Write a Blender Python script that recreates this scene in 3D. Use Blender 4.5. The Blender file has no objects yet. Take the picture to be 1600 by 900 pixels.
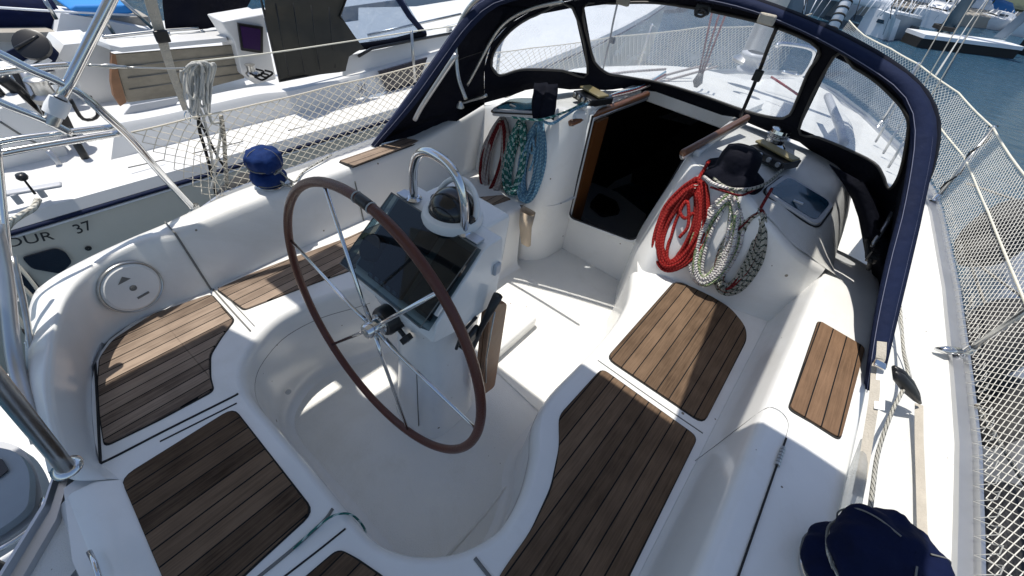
import bpy, math, random
from math import sin, cos, pi, radians
from mathutils import Vector as V, Matrix, noise as mnoise
from mathutils.geometry import tessellate_polygon
random.seed(7)
SC = bpy.context.scene
COL = SC.collection
# ------------------------------------------------------------------ camera
YAW, PITCH, ROLL, FPX = 0.586454707, 0.762112664, -0.155606818, 656.128
_f = V((-sin(YAW)*cos(PITCH), cos(YAW)*cos(PITCH), -sin(PITCH)))
_r0 = V((cos(YAW), sin(YAW), 0)); _d0 = _f.cross(_r0)
CR = cos(ROLL)*_r0 + sin(ROLL)*_d0
CD = -sin(ROLL)*_r0 + cos(ROLL)*_d0
EYE = V((.722, 0, 1.35))
cd = bpy.data.cameras.new('camera'); cam = bpy.data.objects.new('camera', cd); COL.objects.link(cam)
cd.sensor_width = 36; cd.lens = 36*FPX/1600; cd.clip_start = .02; cd.clip_end = 3000
cam.matrix_world = Matrix(((CR.x, -CD.x, -_f.x, EYE.x), (CR.y, -CD.y, -_f.y, EYE.y), (CR.z, -CD.z, -_f.z, EYE.z), (0, 0, 0, 1)))
SC.camera = cam
# measuring helpers: where a sight line meets a real plane or surface of the boat
def ray(px, py): return CR*((px-800)/FPX) + CD*((py-450)/FPX) + _f
def Z(px, py, z=0.0): d = ray(px, py); return EYE + d*((z-EYE.z)/d.z)
def X(px, py, x): d = ray(px, py); return EYE + d*((x-EYE.x)/d.x)
def Y(px, py, y): d = ray(px, py); return EYE + d*((y-EYE.y)/d.y)
def S(px, py, f):
    d = ray(px, py); a = .2; fa = f(EYE+d*a); b = a
    for i in range(400):
        b = a + .03; fb = f(EYE+d*b)
        if fa*fb <= 0: break
        a, fa = b, fb
    for i in range(24):
        m = (a+b)/2
        if f(EYE+d*m)*fa <= 0: b = m
        else: a = m
    return EYE + d*((a+b)/2)
# ------------------------------------------------------------------ materials
def srgb(*c): return tuple((x/255/12.92 if x/255 <= .04045 else ((x/255+.055)/1.055)**2.4) for x in c)+(1,)
def mat(name, col, rough=.5, metal=0., bump=0., bscale=60., vary=0., vscale=3., spec=.5, coat=0., speck=0):
    m = bpy.data.materials.new(name); m.use_nodes = True; nt = m.node_tree; N = nt.nodes; L = nt.links
    b = N['Principled BSDF']; b.inputs['Base Color'].default_value = (*col[:3], 1)
    b.inputs['Roughness'].default_value = rough; b.inputs['Metallic'].default_value = metal
    b.inputs['Specular IOR Level'].default_value = spec; b.inputs['Coat Weight'].default_value = coat
    tc = N.new('ShaderNodeTexCoord')
    if vary:
        n = N.new('ShaderNodeTexNoise'); n.inputs['Scale'].default_value = vscale; n.inputs['Detail'].default_value = 6; n.inputs['Roughness'].default_value = .65
        L.new(tc.outputs['Object'], n.inputs['Vector'])
        r = N.new('ShaderNodeMapRange'); r.inputs[1].default_value = .3; r.inputs[2].default_value = .75; r.inputs[3].default_value = 1-vary; r.inputs[4].default_value = 1.0
        L.new(n.outputs['Fac'], r.inputs[0])
        mx = N.new('ShaderNodeMix'); mx.data_type = 'RGBA'; mx.blend_type = 'MULTIPLY'; mx.inputs[0].default_value = 1
        mx.inputs[6].default_value = (*col[:3], 1); L.new(r.outputs[0], mx.inputs[7]); L.new(mx.outputs[2], b.inputs['Base Color'])
        r2 = N.new('ShaderNodeMapRange'); r2.inputs[3].default_value = rough*.8; r2.inputs[4].default_value = min(1, rough*1.25)
        L.new(n.outputs['Fac'], r2.inputs[0]); L.new(r2.outputs[0], b.inputs['Roughness'])
    if speck:
        vo = N.new('ShaderNodeTexVoronoi'); vo.inputs['Scale'].default_value = speck; L.new(tc.outputs['Object'], vo.inputs['Vector'])
        ns = N.new('ShaderNodeTexNoise'); ns.inputs['Scale'].default_value = speck*.35; L.new(tc.outputs['Object'], ns.inputs['Vector'])
        th = N.new('ShaderNodeMapRange'); th.inputs[1].default_value = .52; th.inputs[2].default_value = .72; th.inputs[3].default_value = 0; th.inputs[4].default_value = .13; L.new(ns.outputs['Fac'], th.inputs[0])
        lt = N.new('ShaderNodeMath'); lt.operation = 'LESS_THAN'; L.new(vo.outputs['Distance'], lt.inputs[0]); L.new(th.outputs[0], lt.inputs[1])
        st = N.new('ShaderNodeTexNoise'); st.inputs['Scale'].default_value = 1.7; st.inputs['Detail'].default_value = 9; st.inputs['Roughness'].default_value = .75; st.inputs['Distortion'].default_value = .6; L.new(tc.outputs['Object'], st.inputs['Vector'])
        sr = N.new('ShaderNodeMapRange'); sr.inputs[1].default_value = .53; sr.inputs[2].default_value = .78; sr.inputs[3].default_value = 0; sr.inputs[4].default_value = .35; L.new(st.outputs['Fac'], sr.inputs[0])
        src = b.inputs['Base Color'].links[0].from_socket
        m1 = N.new('ShaderNodeMix'); m1.data_type = 'RGBA'; L.new(sr.outputs[0], m1.inputs[0]); L.new(src, m1.inputs[6]); m1.inputs[7].default_value = (.52, .48, .38, 1)
        m2 = N.new('ShaderNodeMix'); m2.data_type = 'RGBA'; L.new(lt.outputs[0], m2.inputs[0]); L.new(m1.outputs[2], m2.inputs[6]); m2.inputs[7].default_value = (.22, .19, .15, 1)
        L.new(m2.outputs[2], b.inputs['Base Color'])
    if bump:
        n2 = N.new('ShaderNodeTexNoise'); n2.inputs['Scale'].default_value = bscale; n2.inputs['Detail'].default_value = 4
        L.new(tc.outputs['Object'], n2.inputs['Vector'])
        bp = N.new('ShaderNodeBump'); bp.inputs['Strength'].default_value = bump; bp.inputs['Distance'].default_value = .01
        L.new(n2.outputs['Fac'], bp.inputs['Height']); L.new(bp.outputs[0], b.inputs['Normal'])
    return m
def teak(name, c1, c2, pitch=.05, off=0., grain=1., caulk=(.012, .012, .012)):
    m = bpy.data.materials.new(name); m.use_nodes = True; nt = m.node_tree; N = nt.nodes; L = nt.links
    b = N['Principled BSDF']; b.inputs['Roughness'].default_value = .8; b.inputs['Specular IOR Level'].default_value = .1
    tc = N.new('ShaderNodeTexCoord'); sp = N.new('ShaderNodeSeparateXYZ'); L.new(tc.outputs['Object'], sp.inputs[0])
    def M(op, a, bb=None, cc=None):
        n = N.new('ShaderNodeMath'); n.operation = op
        for i, v in enumerate((a, bb, cc)):
            if v is None: continue
            if isinstance(v, (int, float)): n.inputs[i].default_value = v
            else: L.new(v, n.inputs[i])
        return n.outputs[0]
    x = M('DIVIDE', M('ADD', sp.outputs[0], 10+off), pitch)
    fr = M('FRACT', x); idx = M('FLOOR', x)
    edge = M('LESS_THAN', M('ABSOLUTE', M('SUBTRACT', fr, .5)), .5-.042)   # 1 = wood
    mp = N.new('ShaderNodeMapping'); mp.inputs['Scale'].default_value = (160, 7, 20); L.new(tc.outputs['Object'], mp.inputs[0])
    n = N.new('ShaderNodeTexNoise'); n.inputs['Scale'].default_value = 1; n.inputs['Detail'].default_value = 8; n.inputs['Roughness'].default_value = .7; L.new(mp.outputs[0], n.inputs['Vector'])
    n3 = N.new('ShaderNodeTexNoise'); n3.inputs['Scale'].default_value = 9; n3.inputs['Detail'].default_value = 5; L.new(tc.outputs['Object'], n3.inputs['Vector'])
    wn = N.new('ShaderNodeTexWhiteNoise'); wn.noise_dimensions = '1D'; L.new(idx, wn.inputs['W'])
    fac = M('ADD', M('MULTIPLY', n.outputs['Fac'], .9*grain), M('ADD', M('MULTIPLY', wn.outputs['Value'], .42), M('MULTIPLY', M('SUBTRACT', n3.outputs['Fac'], .5), .55)))
    mr = N.new('ShaderNodeMapRange'); mr.inputs[1].default_value = .25; mr.inputs[2].default_value = .95; L.new(fac, mr.inputs[0])
    mx = N.new('ShaderNodeMix'); mx.data_type = 'RGBA'; mx.inputs[6].default_value = (*c1, 1); mx.inputs[7].default_value = (*c2, 1); L.new(mr.outputs[0], mx.inputs[0])
    my = N.new('ShaderNodeMix'); my.data_type = 'RGBA'; my.inputs[6].default_value = (*caulk, 1); L.new(mx.outputs[2], my.inputs[7]); L.new(edge, my.inputs[0])
    L.new(my.outputs[2], b.inputs['Base Color'])
    bp = N.new('ShaderNodeBump'); bp.inputs['Strength'].default_value = .35; bp.inputs['Distance'].default_value = .004
    L.new(M('ADD', M('MULTIPLY', edge, .8), M('MULTIPLY', n.outputs['Fac'], .4)), bp.inputs['Height']); L.new(bp.outputs[0], b.inputs['Normal'])
    return m
def ropemat(name, c1, c2, duty=.25, freq=60., tw=1., rough=.8):
    m = bpy.data.materials.new(name); m.use_nodes = True; nt = m.node_tree; N = nt.nodes; L = nt.links
    b = N['Principled BSDF']; b.inputs['Roughness'].default_value = rough; b.inputs['Specular IOR Level'].default_value = .2
    uv = N.new('ShaderNodeUVMap'); sp = N.new('ShaderNodeSeparateXYZ'); L.new(uv.outputs[0], sp.inputs[0])
    def M(op, a, bb=None):
        n = N.new('ShaderNodeMath'); n.operation = op
        for i, v in enumerate((a, bb)):
            if v is None: continue
            if isinstance(v, (int, float)): n.inputs[i].default_value = v
            else: L.new(v, n.inputs[i])
        return n.outputs[0]
    s = M('FRACT', M('ADD', M('MULTIPLY', sp.outputs[0], freq), M('MULTIPLY', sp.outputs[1], tw)))
    k = M('LESS_THAN', s, duty)
    mx = N.new('ShaderNodeMix'); mx.data_type = 'RGBA'; mx.inputs[6].default_value = (*c1, 1); mx.inputs[7].default_value = (*c2, 1); L.new(k, mx.inputs[0])
    nz = N.new('ShaderNodeTexNoise'); nz.noise_dimensions = '1D'; nz.inputs['Scale'].default_value = 2.2; L.new(sp.outputs[0], nz.inputs['W'])
    mr = N.new('ShaderNodeMapRange'); mr.inputs[1].default_value = .3; mr.inputs[2].default_value = .7; mr.inputs[3].default_value = .55; mr.inputs[4].default_value = 1.1; L.new(nz.outputs['Fac'], mr.inputs[0])
    mm = N.new('ShaderNodeMix'); mm.data_type = 'RGBA'; mm.blend_type = 'MULTIPLY'; mm.inputs[0].default_value = 1; L.new(mx.outputs[2], mm.inputs[6]); L.new(mr.outputs[0], mm.inputs[7]); L.new(mm.outputs[2], b.inputs['Base Color'])
    w = M('SINE', M('MULTIPLY', M('ADD', M('MULTIPLY', sp.outputs[0], freq*3), M('MULTIPLY', sp.outputs[1], 1)), 6.283))
    bp = N.new('ShaderNodeBump'); bp.inputs['Strength'].default_value = .9; bp.inputs['Distance'].default_value = .003; L.new(w, bp.inputs['Height']); L.new(bp.outputs[0], b.inputs['Normal'])
    return m
def glassy(name, tint, haze, hazecol=(.8, .85, .9), rough=.08, scr=0.):
    m = bpy.data.materials.new(name); m.use_nodes = True; nt = m.node_tree; N = nt.nodes; L = nt.links
    N.remove(N['Principled BSDF']); out = N['Material Output']
    t = N.new('ShaderNodeBsdfTransparent'); t.inputs[0].default_value = (*tint, 1)
    d = N.new('ShaderNodeBsdfDiffuse'); d.inputs[0].default_value = (*hazecol, 1)
    tl = N.new('ShaderNodeBsdfTranslucent'); tl.inputs[0].default_value = (*hazecol, 1)
    g = N.new('ShaderNodeBsdfGlossy'); g.inputs['Roughness'].default_value = rough
    a = N.new('ShaderNodeMixShader'); L.new(d.outputs[0], a.inputs[1]); L.new(tl.outputs[0], a.inputs[2])
    b = N.new('ShaderNodeMixShader'); L.new(t.outputs[0], b.inputs[1]); L.new(a.outputs[0], b.inputs[2])
    tc = N.new('ShaderNodeTexCoord'); n = N.new('ShaderNodeTexNoise'); n.inputs['Scale'].default_value = 5; n.inputs['Detail'].default_value = 7; n.inputs['Roughness'].default_value = .7
    L.new(tc.outputs['Object'], n.inputs['Vector'])
    nb_ = N.new('ShaderNodeTexNoise'); nb_.inputs['Scale'].default_value = 3.5; nb_.inputs['Detail'].default_value = 3; nb_.inputs['Distortion'].default_value = 1.2; L.new(tc.outputs['Object'], nb_.inputs['Vector'])
    bq = N.new('ShaderNodeBump'); bq.inputs['Strength'].default_value = .6 if haze > .04 else .0; bq.inputs['Distance'].default_value = .03; L.new(nb_.outputs['Fac'], bq.inputs['Height']); L.new(bq.outputs[0], g.inputs['Normal'])
    r = N.new('ShaderNodeMapRange'); r.inputs[1].default_value = .3; r.inputs[2].default_value = .7; r.inputs[3].default_value = haze*.6; r.inputs[4].default_value = haze*1.5
    L.new(n.outputs['Fac'], r.inputs[0]); L.new(r.outputs[0], b.inputs[0])
    c = N.new('ShaderNodeMixShader'); lw = N.new('ShaderNodeLayerWeight'); lw.inputs[0].default_value = .12
    mlw = N.new('ShaderNodeMath'); mlw.operation = 'MULTIPLY_ADD'; mlw.inputs[1].default_value = .35; mlw.inputs[2].default_value = .03; L.new(lw.outputs[1], mlw.inputs[0]); L.new(mlw.outputs[0], c.inputs[0]); L.new(b.outputs[0], c.inputs[1]); L.new(g.outputs[0], c.inputs[2]); L.new(c.outputs[0], out.inputs[0])
    return m
M = {}
M['gel'] = mat('gelcoat', (.80, .795, .77), .22, bump=.03, bscale=8, vary=.07, vscale=3.5, coat=.2, speck=14)
M['gelflat'] = mat('gelcoat_old', (.80, .80, .78), .45, bump=.05, bscale=20, vary=.12, vscale=5)
M['sole'] = mat('nonskid_sole', (.82, .81, .765), .6, bump=.35, bscale=260, vary=.08, vscale=2.5, speck=22)
M['deck'] = mat('nonskid_deck', (.70, .70, .67), .65, bump=.35, bscale=300, vary=.10, vscale=4, speck=30)
M['teakL'] = teak('teak_weathered', (.06, .040, .030), (.36, .275, .21), .043, 0)
M['teakR'] = teak('teak_brown', (.030, .018, .011), (.185, .122, .078), .052, .012)
M['teakO'] = teak('teak_orange', (.075, .046, .028), (.23, .14, .085), .047, .0)
M['teakG'] = teak('grey_bench_wood', (.14, .125, .10), (.30, .27, .215), 3.0, 0)
M['wood'] = mat('varnished_wood', (.19, .075, .03), .35, bump=.1, bscale=25, vary=.35, vscale=10, coat=.3)
M['woodtable'] = mat('table_wood', (.27, .13, .06), .5, bump=.15, bscale=25, vary=.35, vscale=14)
M['orange'] = mat('orange_wood', (.14, .05, .014), .4, vary=.2)
M['leather'] = mat('brown_leather', (.105, .024, .011), .3, bump=.25, bscale=250, vary=.25, vscale=12)
M['steel'] = mat('stainless', (.72, .72, .72), .12, metal=1)
M['steelw'] = mat('stainless_weathered', (.60, .60, .58), .3, metal=1, vary=.3, vscale=15)
M['rail'] = mat('aluminium', (.55, .56, .58), .35, metal=.85, vary=.12)
M['navy'] = mat('navy_canvas_darkened', (.0032, .004, .011), .85, bump=.5, bscale=30, vary=.3, vscale=5, spec=.2)  # hood canvas darkened in colour for its unlit underside; also used for other dark cloth
M['navyband'] = mat('navy_canvas_band', (.010, .018, .056), .88, bump=.5, bscale=25, vary=.3, vscale=7, spec=.25)  # the same hood canvas in its sunlit tone
M['blue'] = mat('blue_cover', (.008, .035, .16), .8, bump=.9, bscale=18, vary=.5, vscale=10, spec=.2)
M['blueold'] = mat('deep_navy_cover', (.004, .009, .042), .9, bump=.9, bscale=14, vary=.4, vscale=12, spec=.15)
M['stitch'] = mat('stitch', (.16, .17, .24), .8)
M['piping'] = mat('window_binding', (.06, .055, .05), .5)
M['black'] = mat('black_plastic', (.012, .012, .013), .35)
M['blackr'] = mat('black_rubber', (.015, .015, .016), .7, bump=.2)
M['dark'] = mat('dark_gap', (.02, .02, .02), .9)
M['seamgrey'] = mat('seam_grey', (.16, .16, .15), .8)
M['webbing'] = mat('webbing', (.55, .50, .42), .85, bump=.5, bscale=200, vary=.25, vscale=15)
M['canvasbag'] = mat('beige_pouch', (.55, .44, .32), .9, bump=.4, bscale=120, vary=.15)
M['net'] = mat('net_cord', (.74, .72, .66), .85)
M['netp'] = mat('net_cord_port', (.62, .57, .47), .85)
M['whiteline'] = mat('white_line', (.70, .67, .56), .7)
M['greyline'] = mat('grey_line', (.42, .42, .40), .8)
M['red'] = ropemat('rope_red', (.40, .012, .012), (.60, .06, .05), .35, 70, 1)
M['redw'] = ropemat('rope_dark_red', (.16, .012, .015), (.30, .04, .04), .4, 60, 1)
M['ropew'] = ropemat('rope_white_fleck', (.74, .71, .67), (.34, .28, .34), .12, 26, .3)
M['ropeg'] = ropemat('rope_grey_fleck', (.48, .47, .40), (.06, .08, .06), .28, 34, .5)
M['ropegreen'] = ropemat('rope_green', (.04, .20, .17), (.48, .64, .60), .35, 22, .5)
M['ropepale'] = ropemat('rope_pale', (.58, .52, .48), (.45, .36, .34), .3, 40, 1)
M['ropeblue'] = ropemat('rope_blue', (.16, .36, .55), (.34, .60, .74), .4, 50, 1)
M['ropelg'] = ropemat('rope_lightgreen', (.45, .50, .30), (.12, .25, .10), .3, 45, 1)
M['ropebw'] = ropemat('rope_black_white', (.70, .68, .60), (.015, .015, .015), .22, 28, 2)
M['ropeblack'] = ropemat('rope_black', (.015, .015, .015), (.05, .05, .05), .3, 40, 1)
M['mooring'] = ropemat('rope_mooring', (.55, .52, .45), (.25, .22, .18), .3, 40, 1)
M['vinyl'] = glassy('clear_vinyl', (.93, .96, 1.0), .24, (.75, .82, .92), .12)
M['vinyl2'] = glassy('neighbour_clear_vinyl', (.62, .68, .76), .05, (.6, .66, .72), .05)
M['smoke'] = glassy('smoked_acrylic', (.19, .27, .30), .03, (.1, .14, .16), .03)
M['port'] = mat('tinted_port', (.012, .045, .075), .16, coat=.5)
M['screen'] = mat('dark_screen', (.012, .010, .02), .12, coat=.4)
M['purple'] = mat('purple_glass', (.035, .012, .07), .15, coat=.4)
M['olive'] = mat('olive_canvas', (.060, .056, .045), .9, bump=.8, bscale=5, vary=.35, vscale=2.5)
M['nbhull'] = mat('cream_hull', (.62, .60, .52), .3, vary=.08)
M['nbwhite'] = mat('neighbour_gelcoat', (.70, .70, .69), .35, vary=.06, vscale=2)
M['nbgrey'] = mat('neighbour_grey', (.50, .51, .53), .4, vary=.08)
M['duskgrey'] = mat('dinghy_grey', (.36, .36, .36), .45, bump=.2, bscale=6, vary=.35, vscale=5)
M['leaf'] = mat('leaves', (.045, .062, .018), .7, vary=.5, vscale=1.2)
M['bluehull'] = mat('far_blue', (.02, .16, .42), .5)
M['bluecover'] = mat('bright_blue_cover', (.02, .22, .60), .7, bump=.4, bscale=6)
M['farwhite'] = mat('far_white', (.80, .82, .85), .4, vary=.08)
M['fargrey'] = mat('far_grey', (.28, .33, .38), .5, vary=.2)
M['pile'] = mat('pile_steel', (.07, .13, .18), .5, vary=.3, vscale=2)
M['concrete'] = mat('concrete', (.42, .39, .34), .85, bump=.3, bscale=3, vary=.3, vscale=1)
M['stone'] = mat('quay_stone', (.20, .18, .14), .9, bump=.8, bscale=2, vary=.5, vscale=.8)
M['gold'] = mat('clutch_gold', (.30, .24, .11), .4, vary=.2)
M['mark'] = mat('hull_lettering', (.02, .02, .022), .4)
M['markg'] = mat('grey_lettering', (.16, .16, .18), .5)
# ------------------------------------------------------------------ object helpers
def tag(o, label=None, cat=None, group=None, kind=None):
    for k, v in (('label', label), ('category', cat), ('group', group), ('kind', kind)):
        if v: o[k] = v
    return o
def thing(name, label, cat, loc, group=None):
    o = bpy.data.objects.new(name, None); COL.objects.link(o); o.location = V(loc); o.empty_display_size = .1
    return tag(o, label, cat, group)
def worldloc(o):
    p = V((0, 0, 0))
    while o: p += o.location; o = o.parent
    return p
def mk(name, verts, faces, m, parent=None, smooth=False, bevel=0., bseg=2, sub=0, solid=0., uv=None, ang=None):
    verts = [V(v) for v in verts]
    if parent is None:
        c = V((sum(v.x for v in verts)/len(verts), sum(v.y for v in verts)/len(verts), min(v.z for v in verts)))
    else: c = worldloc(parent)
    me = bpy.data.meshes.new(name); me.from_pydata([v-c for v in verts], [], faces); me.validate(); me.update()
    import bmesh
    bm = bmesh.new(); bm.from_mesh(me); bmesh.ops.recalc_face_normals(bm, faces=bm.faces); bm.to_mesh(me); bm.free()
    if uv is not None:
        ul = me.uv_layers.new(name='UVMap')
        for lp in me.loops: ul.data[lp.index].uv = uv[lp.vertex_index]
    o = bpy.data.objects.new(name, me); COL.objects.link(o); me.materials.append(M[m] if isinstance(m, str) else m)
    if parent is None: o.location = c
    else: o.parent = parent
    if smooth:
        for p in me.polygons: p.use_smooth = True
        if ang: me.set_sharp_from_angle(angle=radians(ang))
    if solid:
        s = o.modifiers.new('s', 'SOLIDIFY'); s.thickness = solid; s.offset = 0
    if bevel:
        b = o.modifiers.new('b', 'BEVEL'); b.width = bevel; b.segments = bseg; b.limit_method = 'ANGLE'; b.angle_limit = radians(30)
        b.harden_normals = False
        for p in me.polygons: p.use_smooth = True
        me.set_sharp_from_angle(angle=radians(50))
    if sub:
        s = o.modifiers.new('u', 'SUBSURF'); s.levels = sub; s.render_levels = sub
        for p in me.polygons: p.use_smooth = True
    return o
class MB:
    def __init__(s): s.v = []; s.f = []; s.uv = []
    def add(s, vs, fs, uv=None):
        k = len(s.v); s.v += [V(v) for v in vs]; s.f += [tuple(i+k for i in f) for f in fs]
        s.uv += (uv if uv else [(0, 0)]*len(vs)); return s
    def box(s, c, sz, R=None):
        c = V(c); h = V(sz)/2; vs = []
        for i in (-1, 1):
            for j in (-1, 1):
                for k in (-1, 1):
                    p = V((i*h.x, j*h.y, k*h.z)); vs.append(c+(R@p if R else p))
        return s.add(vs, [(0, 1, 3, 2), (4, 6, 7, 5), (0, 4, 5, 1), (2, 3, 7, 6), (0, 2, 6, 4), (1, 5, 7, 3)])
    def prism(s, poly, d):
        poly = [V(p) for p in poly]; d = V(d); n = len(poly)
        tri = tessellate_polygon([poly])
        vs = poly+[p+d for p in poly]
        fs = [tuple(t) for t in tri]+[tuple(i+n for i in t) for t in tri]+[(i, (i+1) % n, (i+1) % n+n, i+n) for i in range(n)]
        return s.add(vs, fs)
    def tube(s, pts, r, n=8, closed=False, cap=True):
        pts = [V(p) for p in pts]; m = len(pts)
        if m < 2: return s
        rs = r if isinstance(r, (list, tuple)) else [r]*m
        T = []
        for i in range(m):
            a = pts[(i-1) % m] if (closed or i > 0) else pts[i]; b = pts[(i+1) % m] if (closed or i < m-1) else pts[i]
            t = (b-a); T.append(t.normalized() if t.length > 1e-9 else V((0, 0, 1)))
        u = T[0].orthogonal().normalized(); vs = []; uv = []; L = 0
        for i in range(m):
            if i: L += (pts[i]-pts[i-1]).length
            u = (u - T[i]*u.dot(T[i]));  u = u.normalized() if u.length > 1e-6 else T[i].orthogonal().normalized()
            w = T[i].cross(u)
            for k in range(n):
                a = 2*pi*k/n; vs.append(pts[i]+(u*cos(a)+w*sin(a))*rs[i]); uv.append((L, abs(k/n*2-1)))
        fs = []
        for i in range(m if closed else m-1):
            j = (i+1) % m
            for k in range(n): fs.append((i*n+k, i*n+(k+1) % n, j*n+(k+1) % n, j*n+k))
        if cap and not closed: fs += [tuple(range(n-1, -1, -1)), tuple((m-1)*n+k for k in range(n))]
        return s.add(vs, fs, uv)
    def loft(s, rows, closed=False):
        n = len(rows[0]); vs = [p for r in rows for p in r]; fs = []
        for i in range(len(rows)-1):
            for k in range(n if closed else n-1):
                fs.append((i*n+k, i*n+(k+1) % n, (i+1)*n+(k+1) % n, (i+1)*n+k))
        return s.add(vs, fs)
    def lathe(s, c, prof, ax=(0, 0, 1), n=24):
        c = V(c); ax = V(ax).normalized(); u = ax.orthogonal().normalized(); w = ax.cross(u)
        rows = [[c+ax*h+(u*cos(2*pi*k/n)+w*sin(2*pi*k/n))*max(r, 1e-4) for k in range(n)] for r, h in prof]
        return s.loft(rows, True)
    def build(s, name, m, parent=None, **k):
        return mk(name, s.v, s.f, m, parent, uv=s.uv if any(a != (0, 0) for a in s.uv) else None, **k)
def cr(pts, n=8, closed=False):
    P = [V(p) for p in pts]; m = len(P); out = []
    rng = range(m) if closed else range(m-1)
    for i in rng:
        a = P[(i-1) % m] if (closed or i > 0) else P[0]*2-P[1]
        b = P[i]; c = P[(i+1) % m]; d = P[(i+2) % m] if (closed or i+2 < m) else P[-1]*2-P[-2]
        for k in range(n):
            t = k/n; out.append(.5*((2*b)+(c-a)*t+(2*a-5*b+4*c-d)*t*t+(3*b-a-3*c+d)*t**3))
    if not closed: out.append(P[-1])
    return out
def cr2(pts, n=8, closed=False): return [(p.x, p.y) for p in cr([(a, b, 0) for a, b in pts], n, closed)]
def resample(pts, n):
    P = [V(p) for p in pts]; L = [0]
    for i in range(1, len(P)): L.append(L[-1]+(P[i]-P[i-1]).length)
    out = []; j = 0
    for k in range(n):
        t = L[-1]*k/(n-1)
        while j < len(P)-2 and L[j+1] < t: j += 1
        s = (t-L[j])/max(1e-9, L[j+1]-L[j]); out.append(P[j].lerp(P[j+1], min(1, max(0, s))))
    return out
def rnd(poly, r, seg=4):
    P = [V(p) for p in poly]; n = len(P); out = []
    for i in range(n):
        a, b, c = P[i-1], P[i], P[(i+1) % n]; u = (a-b); w = (c-b); k = min(r, u.length*.45, w.length*.45)
        p0 = b+u.normalized()*k; p1 = b+w.normalized()*k
        for j in range(seg+1):
            t = j/seg; out.append(p0*(1-t)**2+b*2*t*(1-t)+p1*t*t)
    return out
def flat(outer, holes=()):
    loops = [[V(p) for p in outer]]+[[V(p) for p in h] for h in holes]
    tri = tessellate_polygon(loops); vs = [p for l in loops for p in l]
    return vs, [tuple(t) for t in tri]
def tubeo(name, pts, r, m, parent=None, n=8, closed=False, smooth=True):
    return MB().tube(pts, r, n, closed).build(name, m, parent, smooth=smooth)
ZV = V((0, 0, 1))
def cloth(P, par, nm, m, amp=.04, ax=0, sc=2.5, mx=.10, th=0.):
    P = [V(p) for p in P]; tri = [tuple(P[i] for i in t) for t in tessellate_polygon([P])]; out = []
    while tri:
        a, b, c = tri.pop(); e = [(a-b).length, (b-c).length, (c-a).length]; m_ = max(e)
        if m_ < mx: out.append((a, b, c)); continue
        k = e.index(m_); p, q, r_ = ((a, b, c), (b, c, a), (c, a, b))[k]; h = (p+q)/2; tri += [(p, h, r_), (h, q, r_)]
    idx = {}; vs_ = []; fs_ = []
    for t in out:
        f_ = []
        for v in t:
            key = (round(v.x, 4), round(v.y, 4), round(v.z, 4))
            if key not in idx:
                w_ = v.copy(); w_[ax] += amp*(mnoise.noise(v*sc)+.5*mnoise.noise(v*sc*2.7)+.6*abs(mnoise.noise(V((v.x, v.y*sc*1.6+v.z*sc, v.z*sc*.3))))); idx[key] = len(vs_); vs_.append(w_)
            f_.append(idx[key])
        fs_.append(tuple(f_))
    return mk(nm, vs_, fs_, m, par, smooth=True, solid=th)
def lin(pts, n=5):
    P = [V(p) for p in pts]; out = []
    for a, b in zip(P, P[1:]): out += [a.lerp(b, k/n)-V((0, 0, .008*sin(pi*k/n)*min(1, (b-a).length))) for k in range(n)]
    return out+[P[-1]]
exec_parts = []
# =================================================================== OUR YACHT
yacht = thing('sailing_yacht', 'white sailing yacht whose teak-trimmed cockpit fills the picture', 'sailing yacht', (0, 0, 0))
# ---- well rim (seat edge), world xy
SOLE = -.42
rim = [(-.30, 2.10), (-.315, 1.98), (-.36, 1.87), (-.44, 1.81), (-.485, 1.70), (-.49, 1.3), (-.50, .95), (-.54, .72), (-.61, .52), (-.62, .36), (-.575, .24), (-.50, .15), (-.38, .098), (-.20, .093), (0, .095), (.20, .094), (.33, .099), (.44, .15), (.53, .24), (.58, .35), (.583, .43), (.56, .53), (.51, .64), (.45, .73), (.425, .85), (.43, 1.05), (.43, 1.3), (.40, 1.52), (.33, 1.70), (.26, 1.84), (.20, 1.98), (.14, 2.12)]
RIM = cr2(rim, 4)
def off(poly, d):
    n = len(poly); out = []
    for i in range(n):
        a = V((*poly[i-1], 0)) if i else V((*poly[0], 0)); c = V((*poly[i+1], 0)) if i < n-1 else V((*poly[-1], 0))
        t = (c-a).normalized(); nn = V((-t.y, t.x, 0)); p = V((*poly[i], 0))+nn*d; out.append((p.x, p.y))
    return out
WR0 = [i for i, (x, y) in enumerate(RIM) if y < 1.76]; W0, W1 = WR0[0], WR0[-1]+1
rows = []
for d, z in ((0, 0), (.006, -.001), (.014, -.006), (.021, -.014), (.026, -.026), (.028, -.05), (.034, -.12), (.042, -.25), (.05, -.36), (.056, -.395), (.07, -.413), (.095, SOLE)):
    if True:
        rows.append([V((x, y, z)) for x, y in off(RIM, d)[W0:W1]])
MB().loft(rows).build('cockpit_well_side', 'gel', yacht, smooth=True)
fl = [V((x, y, SOLE)) for x, y in off(RIM, -.02)]
vs, fs = flat(fl)
mk('cockpit_sole', vs, fs, 'sole', yacht)
# bulkhead below the companionway, sill at -.14
def BY(z): return 2.10+.02*(z+.42)
# ---- seat deck at z=0
outer = [(-.93, 2.0), (-.93, 1.3), (-.93, .6)]
base_px = [(330, 453), (262, 480), (205, 505), (170, 532), (150, 560), (143, 600), (143, 640), (148, 690), (156, 722)]
outer += [(Z(a, b).x, Z(a, b).y) for a, b in base_px]
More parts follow.
